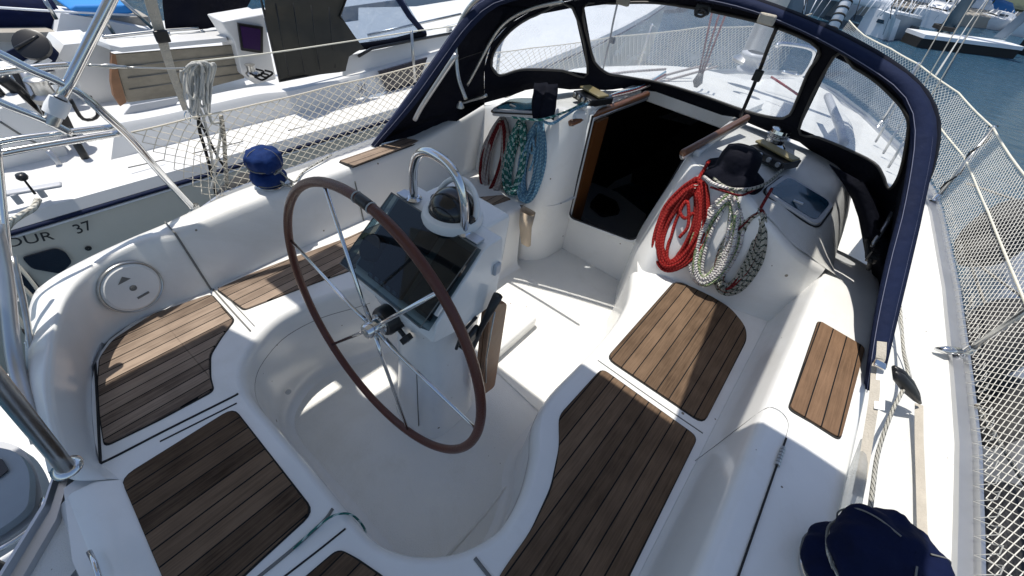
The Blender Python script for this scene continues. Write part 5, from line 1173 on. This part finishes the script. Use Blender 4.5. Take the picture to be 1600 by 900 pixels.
for px in ([(70, 0), (88, 30)], [(160, 25), (180, 56)], [(190, 0), (238, 44)]): tubeo('guard_post', onx(px, -6.4), .02, 'steelw', fb)
tubeo('guard_wire', onx([(-60, 8), (92, 18), (215, 24)], -6.4), .012, 'farwhite', fb)
fq = thing('moored_yacht', 'dark blue hulled boat at the top edge left of the spray hood', 'boat', (-6, 10, -1.3))
mbq = MB().prism(onx([(642, 6), (735, 2), (740, 12), (690, 16), (648, 14)], -9), (-1.5, 0, 0)); mbq.build('hull', 'bluehull', fq)
tubeo('guard_wire', onx([(640, 18), (780, 15)], -8.6), .02, 'farwhite', fq)
for x_ in (643, 700, 745): tubeo('guard_post', onx([(x_, 20), (x_-3, 0)], -8.6), .02, 'farwhite', fq)
pw = thing('wooden_pontoon', 'beige pontoon strip across the top of the picture behind the moored boats', 'pontoon', (-12, 10, -1.2))
MB().box((-14, 8, -.95), (3.0, 60, .3)).build('pontoon_deck', 'concrete', pw)
MB().box((-22, 8, -.6), (9, 70, .5)).build('pontoon_apron', 'stone', pw)
# =================================================================== STERN BITS, LOWER LEFT
sl_ = thing('stern_locker', 'grey rounded locker lid with a black seam behind the port quarter', 'locker', Z(20, 780, -.35))
MB().prism(rnd([Z(-60, 690, -.2), Z(28, 704, -.2), Z(48, 738, -.2), Z(44, 795, -.2), Z(0, 828, -.2), Z(-60, 860, -.2)], .05), (0, 0, -.03)).build('locker_lid', 'fargrey', sl_, bevel=.012)
MB().prism(rnd([Z(-60, 680, -.25), Z(30, 694, -.25), Z(56, 730, -.25), Z(68, 775, -.25), Z(55, 812, -.25), Z(0, 850, -.25), Z(-60, 885, -.25)], .06), (0, 0, -.06)).build('locker_body', 'nbgrey', sl_, bevel=.02)
MB().prism([Z(-20, 712, -.195), Z(4, 718, -.195), Z(14, 735, -.195), Z(-2, 748, -.195), Z(-30, 745, -.195)], (0, 0, .003)).build('lid_emblem', 'black', sl_)
tubeo('locker_trim', cr([Z(-30, 872, -.24), Z(20, 846, -.24), Z(58, 815, -.24), Z(70, 778, -.24)], 4), .009, 'steel', sl_)
pf_ = MB().prism([Z(-200, 560, -.6), Z(20, 585, -.6), Z(70, 640, -.6), Z(90, 700, -.6), Z(140, 760, -.6), Z(260, 1000, -.6), Z(-200, 1000, -.6)], (0, 0, -.05)).build('swim_platform', 'gelflat', yacht)
tubeo('platform_trim', [Z(105, 900, -.4), Z(125, 885, -.4)], .012, 'steel', yacht)
tubeo('platform_edge', [Z(-20, 880, -.5), Z(30, 905, -.5)], .02, 'blackr', yacht)
# =================================================================== STARBOARD SIDE
# grey inflatable moored close on the starboard side with black fenders
dg_ = thing('moored_dinghy', 'grey hull with broad black fenders lying against the starboard side behind the net', 'dinghy', (2.6, 3.2, -1.3))
def hullx(nm, y0, y1, x0, x1, z0, z1, m, bev=.08): return MB().box(((x0+x1)/2, (y0+y1)/2, (z0+z1)/2), (x1-x0, y1-y0, z1-z0)).build(nm, m, dg_, bevel=bev, bseg=4)
MB().tube(cr([(2.55, -1.5, -.75), (2.55, 1.0, -.75), (2.58, 3.5, -.75), (2.7, 5.2, -.75), (3.1, 6.2, -.70)], 6), .36, 20).build('inflated_tube', 'fargrey' if False else 'rail', dg_, smooth=True)
MB().tube(cr([(4.0, -1.5, -1.0), (4.0, 3.5, -1.0), (3.7, 5.4, -1.0), (3.2, 6.2, -.95), (3.1, 6.2, -.70)], 6), .36, 20).build('inflated_tube', 'duskgrey', dg_, smooth=True)
MB().box((3.2, 1.8, -1.15), (1.2, 7, .1)).build('dinghy_floor', 'fargrey', dg_)
for i, (px, x_, d_) in enumerate((((1575, 840), 2.02, (.10, .26, .05)), ((1572, 515), 2.02, (.12, .27, .10)), ((1578, 350), 2.05, (.10, .30, .12)), ((1592, 640), 2.35, (.05, .3, 0)))):
    c_ = X(px[0], px[1], x_)-V((0, 0, .08)); d_ = V(d_)
    f = thing('black_fender', ['black fender nearest the lower right corner', 'black fender behind the stanchion at the right edge', 'black fender farthest forward behind the net', 'black fender standing off between the two rear fenders'][i], 'fender', c_-ZV*.2, 'black fenders along the starboard hull')
    MB().tube(cr([c_-d_*1.25, c_, c_+d_*1.25], 4), [.04, .11, .16, .175, .18, .175, .16, .11, .04], 18).build('fender_body', 'blackr', f, smooth=True)
    tubeo('fender_lanyard', [c_+d_*1.2, V((1.74, (c_+d_*1.2).y, .02))], .008, 'mooring', f)
line('fender_line', 'white rope zigzagging down behind the starboard net', [(1.75, 2.0, .0), (1.85, 2.1, -.25), (1.95, 2.5, -.5), (2.0, 2.3, -.6)], .008, 'mooring')
line('fender_line', 'white rope hanging near the starboard stanchion foot', [(1.76, 3.0, .0), (1.9, 3.0, -.3), (2.0, 3.2, -.55)], .008, 'mooring')
# tarred pontoon line from our bow to shore
line('shore_line', 'long pale mooring line running from the net to the shore', [Z(1462, 118, .30), Z(1520, 28, -.25), Z(1555, -18, .3)], .012, 'greyline')
# water
W = -1.3
wm = bpy.data.materials.new('harbour_water'); wm.use_nodes = True; nt = wm.node_tree; b = nt.nodes['Principled BSDF']
b.inputs['Base Color'].default_value = (.028, .085, .145, 1); b.inputs['Roughness'].default_value = .14; b.inputs['IOR'].default_value = 1.33
tc = nt.nodes.new('ShaderNodeTexCoord'); mp = nt.nodes.new('ShaderNodeMapping'); mp.inputs['Scale'].default_value = (1.0, 1.8, 1); mp.inputs['Rotation'].default_value = (0, 0, .5); nt.links.new(tc.outputs['Object'], mp.inputs[0])
n1_ = nt.nodes.new('ShaderNodeTexNoise'); n1_.inputs['Scale'].default_value = 2.4; n1_.inputs['Detail'].default_value = 7; n1_.inputs['Roughness'].default_value = .62; n1_.inputs['Distortion'].default_value = .4; nt.links.new(mp.outputs[0], n1_.inputs['Vector'])
bp = nt.nodes.new('ShaderNodeBump'); bp.inputs['Strength'].default_value = 1.0; bp.inputs['Distance'].default_value = .26; nt.links.new(n1_.outputs['Fac'], bp.inputs['Height']); nt.links.new(bp.outputs[0], b.inputs['Normal'])
o = mk('water', [(-1500, -1500, W), (1500, -1500, W), (1500, 1500, W), (-1500, 1500, W)], [(0, 1, 2, 3)], wm); o['kind'] = 'structure'
# far boats
GB = 'boats moored across the basin'
def farboat(label, a, b, h, beam, m='farwhite', name='moored_boat', cabin=True, stern_blue=False, mast=False, cat='boat'):
    h *= .55; beam *= .62
    a, b = V(a), V(b); t = thing(name, label, cat, (a+b)/2, GB); d = (b-a); L = d.length; d.normalize(); s = d.cross(ZV)
    R = []
    for k, w, zz in ((0, .80, 1.0), (.3, 1, 1.0), (.6, .92, 1.03), (.85, .5, 1.1), (1, .03, 1.18)):
        R.append([a+d*L*k+s*beam/2*w*x+ZV*z*zz for x, z in ((-.0, 0), (-.8, 0), (-1, h*.6), (-1.03, h), (-.8, h+.03), (0, h+.05), (.8, h+.03), (1.03, h), (1, h*.6), (.8, 0))])
    mb = MB().loft(R, True); n = len(R[0]); mb.f.append(tuple(range(n))); mb.build('hull', m, t, smooth=True, ang=35)
    if cabin:
        C_ = []
        for k, w, hh in ((.18, .6, .1), (.25, .62, .26), (.55, .55, .24), (.78, .25, .05)):
            C_.append([a+d*L*k+s*beam/2*w*x+ZV*(h+z*hh) for x, z in ((-1, 0), (-.85, 1), (.85, 1), (1, 0))])
        mb = MB().loft(C_); mb.build('cabin', 'farwhite', t, smooth=True, ang=30)
        for sg in (-1, 1):
            p0 = a+d*L*.3+s*beam/2*.60*sg+ZV*(h+.13); MB().box(p0, (.05, L*.2, .08), Matrix((s, d, ZV)).transposed()).build('cabin_window', 'port', t)
    for k in range(5):
        p = a+d*L*(.04+.2*k)+s*beam/2*.93*(-1); tubeo('guard_post', [p+ZV*h, p+ZV*(h+.32)], .012, 'farwhite', t, n=5)
        p = a+d*L*(.04+.2*k)+s*beam/2*.93; tubeo('guard_post', [p+ZV*h, p+ZV*(h+.32)], .012, 'farwhite', t, n=5)
    if mast: tubeo('mast', [a+d*L*.55+ZV*h, a+d*L*.55+ZV*(h+9)], .07, 'rail', t, n=8)
    return t
# big white transom yacht
p = Z(1385, 64, W); st = Z(1440, 58, W)
ty = thing('transom_yacht', 'white yacht moored stern-on with its transom coloured blue-grey for shade', 'sailing yacht', Z(1390, 62, W), GB)
TL = [Z(1375, 60, W), Z(1383, 66, W), Z(1428, 62, W)]
tb_l, tb_r = Z(1382, 62, W), Z(1426, 60, W)
y_t = tb_l.y
D = tb_r-tb_l; bd = V((-D.y, D.x, 0)).normalized(); bd = bd if bd.y > 0 else -bd
def tpt(px, py, back=0.): 
    n_ = bd; d = ray(px, py); t = (tb_l-EYE).dot(n_)/d.dot(n_); return EYE+d*t+bd*back
trn = [tpt(1383, 62), tpt(1396, 28), tpt(1404, 22), tpt(1441, 31), tpt(1436, 45), tpt(1425, 60)]
MB().prism(trn, bd*.15).build('transom', 'fargrey', ty)  # shade on the white stern is put into this blue-grey colour
sd1 = [tpt(1383, 62), tpt(1340, 50, 0)]; 
hl = [tpt(1383, 61, .0), tpt(1396, 24, .0)]
fw = -CR*.0
L_ = [tpt(1382, 62), tpt(1396, 26)]; F1 = [Z(1338, 50, W), None]
ups = (tpt(1396, 24)-tpt(1383, 62)).z
R = [[tb_l, tpt(1397, 22)], [Z(1360, 55, W), Z(1360, 55, W)+V((0, 0, ups))], [Z(1338, 48, W), Z(1338, 48, W)+V((0, 0, ups*1.05))]]
MB().loft(R).build('hull_side', 'farwhite', ty, solid=.1)
top = [tpt(1397, 22), tpt(1441, 30), tpt(1441, 30)+bd*6, R[2][1]+bd*1, R[2][1], R[1][1]]
MB().prism(top, (0, 0, .08)).build('deck', 'farwhite', ty)
cen = (tpt(1397, 22)+R[2][1])/2+bd*1.6
MB().box(cen+ZV*.14, (3.2, 1.3, .36), Matrix.Rotation(.35, 3, 'Z')).build('cabin', 'farwhite', ty, bevel=.14, bseg=3)
MB().prism([tpt(1383, 62, -.12), tpt(1391, 62, -.12), tpt(1402, 30, -.12), tpt(1395, 27, -.12)], bd*.1).build('transom_step', 'farwhite', ty)
for px in ((1352, 33), (1424, 42)): 
    c_ = tpt(*px, -.1) if px[0] > 1390 else (R[1][0].lerp(R[1][1], .62)+V((.1, -.1, 0))); MB().box(c_, (.34, .12, .11)).build('hull_port', 'port', ty)
for k in range(7): 
    pp_ = R[2][1].lerp(tpt(1397, 22), k/6); tubeo('guard_post', [pp_, pp_+ZV*.4], .015, 'farwhite', ty, n=5)
    pp_ = tpt(1397+7*k, 22+1.4*k); tubeo('guard_post', [pp_, pp_+ZV*.4], .015, 'farwhite', ty, n=5)
# pontoon with pile and lit top
pa, pb = Z(1432, 49, W+.42), Z(1584, 68, W+.42)
pd = (pb-pa); pn = V((pd.y, -pd.x, 0)).normalized()
pt = thing('floating_pontoon', 'long pontoon with pale deck edge across the basin', 'pontoon', (pa+pb)/2)
def pbox(nm, a, b, wd, z0, z1, m, par): 
    n_ = V(((b-a).y, -(b-a).x, 0)).normalized()*wd/2
    return MB().prism([V((q_.x, q_.y, z0)) for q_ in (a-n_, a+n_, b+n_, b-n_)], (0, 0, z1-z0)).build(nm, m, par)
pbox('pontoon_deck', pa, pb, .9, W+.30, W+.42, 'farwhite', pt); pbox('pontoon_float', pa, pb, .8, W-.3, W+.30, 'dark', pt)
pl0 = Z(1474, 46, W+.5); pl = thing('mooring_pile', 'dark steel pile standing in the pontoon', 'pile', pl0)
tubeo('pile_tube', [pl0-ZV*1.0, pl0+V((.5, .6, 7))], .21, 'pile', pl, n=16)
MB().lathe(pl0, [(.38, 0), (.38, .12), (.23, .12)], ZV, 16).build('pile_collar', 'dark', pl)
MB().prism([Z(1552, 58, W+.5), Z(1566, 60, W+.5), Z(1566, 60, W+.5)+V((.5, .6, 1.6)), Z(1552, 58, W+.5)+V((.5, .6, 1.6))], (.1, .2, 0)).build('gangway_board', 'fargrey', thing('gangway', 'grey gangway board standing on the pontoon', 'gangway', Z(1560, 60, W+.5)))
farboat('small white motor boat moored behind the pontoon near the right edge', Z(1525, 40, W), Z(1585, 50, W), .9, 2.4)
farboat('white boat at the far right edge beyond the gangway', Z(1572, 52, W), Z(1625, 62, W), 1.0, 2.2)
farboat('white boat half hidden behind the transom yacht', Z(1440, 42, W), Z(1470, 30, W), 1.1, 2.5)
farboat('dark hulled boat cut by the right edge in front of the pontoon', Z(1592, 82, W), Z(1640, 95, W), .9, 2.2, 'blackr', cabin=False)
farboat('white yacht with hull coloured grey for shade just above the spray hood', Z(1262, 22, W), Z(1225, -8, W), 1.7, 3.4, 'fargrey', mast=True, cat='sailing yacht')  # grey hull colour stands in for shade on a white hull
farboat('white yacht partly hidden at the top edge beside the ringed spar', Z(1300, 26, W), Z(1310, -12, W), 1.6, 3.4, 'farwhite', mast=True, cat='sailing yacht')
farboat('white yacht at the top edge seen through the hood window', Z(985, 8, W), Z(1060, 6, W), 1.4, 3.2, 'farwhite', mast=False)
# ringed spar near the top: furled white mast with dark rings
sp0, sp1 = Y(1302, 42, 14), Y(1330, -12, 14.4)
spar = thing('furled_spar', 'white spar with dark rings slanting above the spray hood', 'spar', sp0)
tubeo('spar_tube', [sp0-(sp1-sp0)*.6, sp1+(sp1-sp0)*2], .12, 'farwhite', spar, n=14)
for k in range(9): pp_ = sp0.lerp(sp1, -.3+k*.2); tubeo('spar_ring', [pp_, pp_+(sp1-sp0).normalized()*.035], .136, 'dark', spar, n=14)
rg = random.Random(9)
wires = thing('rigging_cluster', 'white rigging wires and rails of the yachts above the spray hood', 'rigging', Z(1330, 20, W))
for k in range(26):
    px = 1236+rg.random()*230; d0_ = 15+rg.random()*12; a = Y(px, 32 if px < 1300 else 22+rg.random()*10, d0_); b = Y(px+rg.uniform(2, 34), -14, d0_+.3)
    if a.z > 6: continue
    tubeo('rigging_wire', [a, b], .007+.012*rg.random(), 'farwhite' if rg.random() < .8 else 'dark', wires, n=5)
# quay with bank
qa, qb = Z(1440, 14, W+.5), Z(1600, 32, W+.5)
qd = (qb-qa).normalized(); qn = V((-qd.y, qd.x, 0)); qn = qn if qn.y > 0 else -qn
q0 = qa-qd*30; q1 = qb+qd*60
qy = thing('stone_quay', 'stone quay wall behind the moored boats', 'quay', (qa+qb)/2)
MB().prism([V((p_.x, p_.y, W-.5)) for p_ in (q0, q1, q1+qn*4, q0+qn*4)], (0, 0, 1.0)).build('quay_wall', 'concrete', qy, bevel=.05)
o = MB().prism([V((p_.x, p_.y, W+.3)) for p_ in (q0+qn*3.5, q1+qn*3.5, q1+qn*60, q0+qn*60)], (0, 0, .3)).build('shore_ground', 'leaf'); o['kind'] = 'structure'
for i, (px, py, m, lab) in enumerate(((1548, 14, 'bluehull', 'blue upturned boat lying on the quay'), (1515, 10, 'farwhite', 'white tender lying on the quay'), (1440, 2, 'farwhite', 'white boat on the quay left of the pile'))):
    c_ = Z(px, py, W+.5); t = thing('beached_boat', lab, 'boat', c_); s = V((1.5, .6, 0)).normalized()
    R = [[c_+s*L2+V((-s.y, s.x, 0))*w*x+ZV*z*w/.9 for x, z in ((-1, 0), (-.8, .6), (0, .95), (.8, .6), (1, 0))] for L2, w in ((-1.2, .3), (-.8, .45), (0, .5), (.8, .4), (1.2, .08))]
    MB().loft(R).build('hull', m, t, smooth=True)
def tree(c, h, w, seed, lab):
    r_ = random.Random(seed); t = thing('leafy_tree', lab, 'tree', c, 'trees on the bank'); c = V(c)
    mb = MB(); mb.tube([c, c+V((.1, 0, h*.35)), c+V((.2, .1, h*.6))], [w*.06, w*.045, w*.02], 8)
    cl_ = []
    for k in range(9):
        e = c+V((r_.uniform(-.4, .4)*w, r_.uniform(-.35, .35)*w, h*(.25+.7*r_.random()))); cl_.append(e); mb.tube([c+ZV*h*.25, c.lerp(e, .6)+ZV*.3, e], [w*.03, w*.02, w*.006], 5)
    mb.build('trunk', 'stone', t)
    lf = MB()
    for k in range(1700):
        e = r_.choice(cl_); p_ = e+V((r_.gauss(0, .15)*w, r_.gauss(0, .15)*w, r_.gauss(0, .09)*h)); s = .10+.2*r_.random(); a = V((r_.uniform(-1, 1), r_.uniform(-1, 1), r_.uniform(-1, 1))).normalized(); b_ = a.orthogonal().normalized()
        lf.add([p_-a*s, p_+b_*s*.5, p_+a*s, p_-b_*s*.5], [(0, 1, 2, 3)])
    lf.build('crown', 'leaf', t)
tl = ['farthest left tree of the bank, above the ringed spar', 'tree of the bank above the transom yacht', 'tree of the bank just left of the pile', 'tree of the bank at the top edge right above the pontoon end', 'second tree of the bank above the pile', 'third tree of the bank behind the blue boat', 'tree of the bank right of the blue boat', 'rightmost tree of the bank at the corner']
for i in range(8):
    c_ = qa.lerp(qb, i*.30-.75)+qn*(6+2*(i%2)); tree((c_.x, c_.y, W+.5), 9, 11, 30+i, tl[i])
# =================================================================== LIGHT
SE = math.atan2(1, .28)
w = bpy.data.worlds.new('World'); SC.world = w; w.use_nodes = True; nt = w.node_tree
bg = nt.nodes['Background']; sk = nt.nodes.new('ShaderNodeTexSky'); sk.sky_type = 'NISHITA'; sk.sun_disc = False
sk.sun_elevation = SE; sk.sun_rotation = radians(270); sk.air_density = 1.0; sk.dust_density = 1.1; sk.ozone_density = 1.2
nt.links.new(sk.outputs[0], bg.inputs[0]); bg.inputs[1].default_value = .106
sl2 = bpy.data.lights.new('sun', 'SUN'); so = bpy.data.objects.new('sun', sl2); COL.objects.link(so)
sl2.energy = 3.7; sl2.angle = radians(.53); sl2.color = (1, .955, .88)
so.rotation_euler = V((-.28, 0, 1)).to_track_quat('Z', 'Y').to_euler(); so.location = (-6, 0, 12)
SC.view_settings.view_transform = 'Standard'; SC.view_settings.look = 'None'; SC.view_settings.exposure = 0.36; SC.view_settings.gamma = 1
SC.render.engine = 'CYCLES'; SC.cycles.max_bounces = 8; SC.cycles.transparent_max_bounces = 16
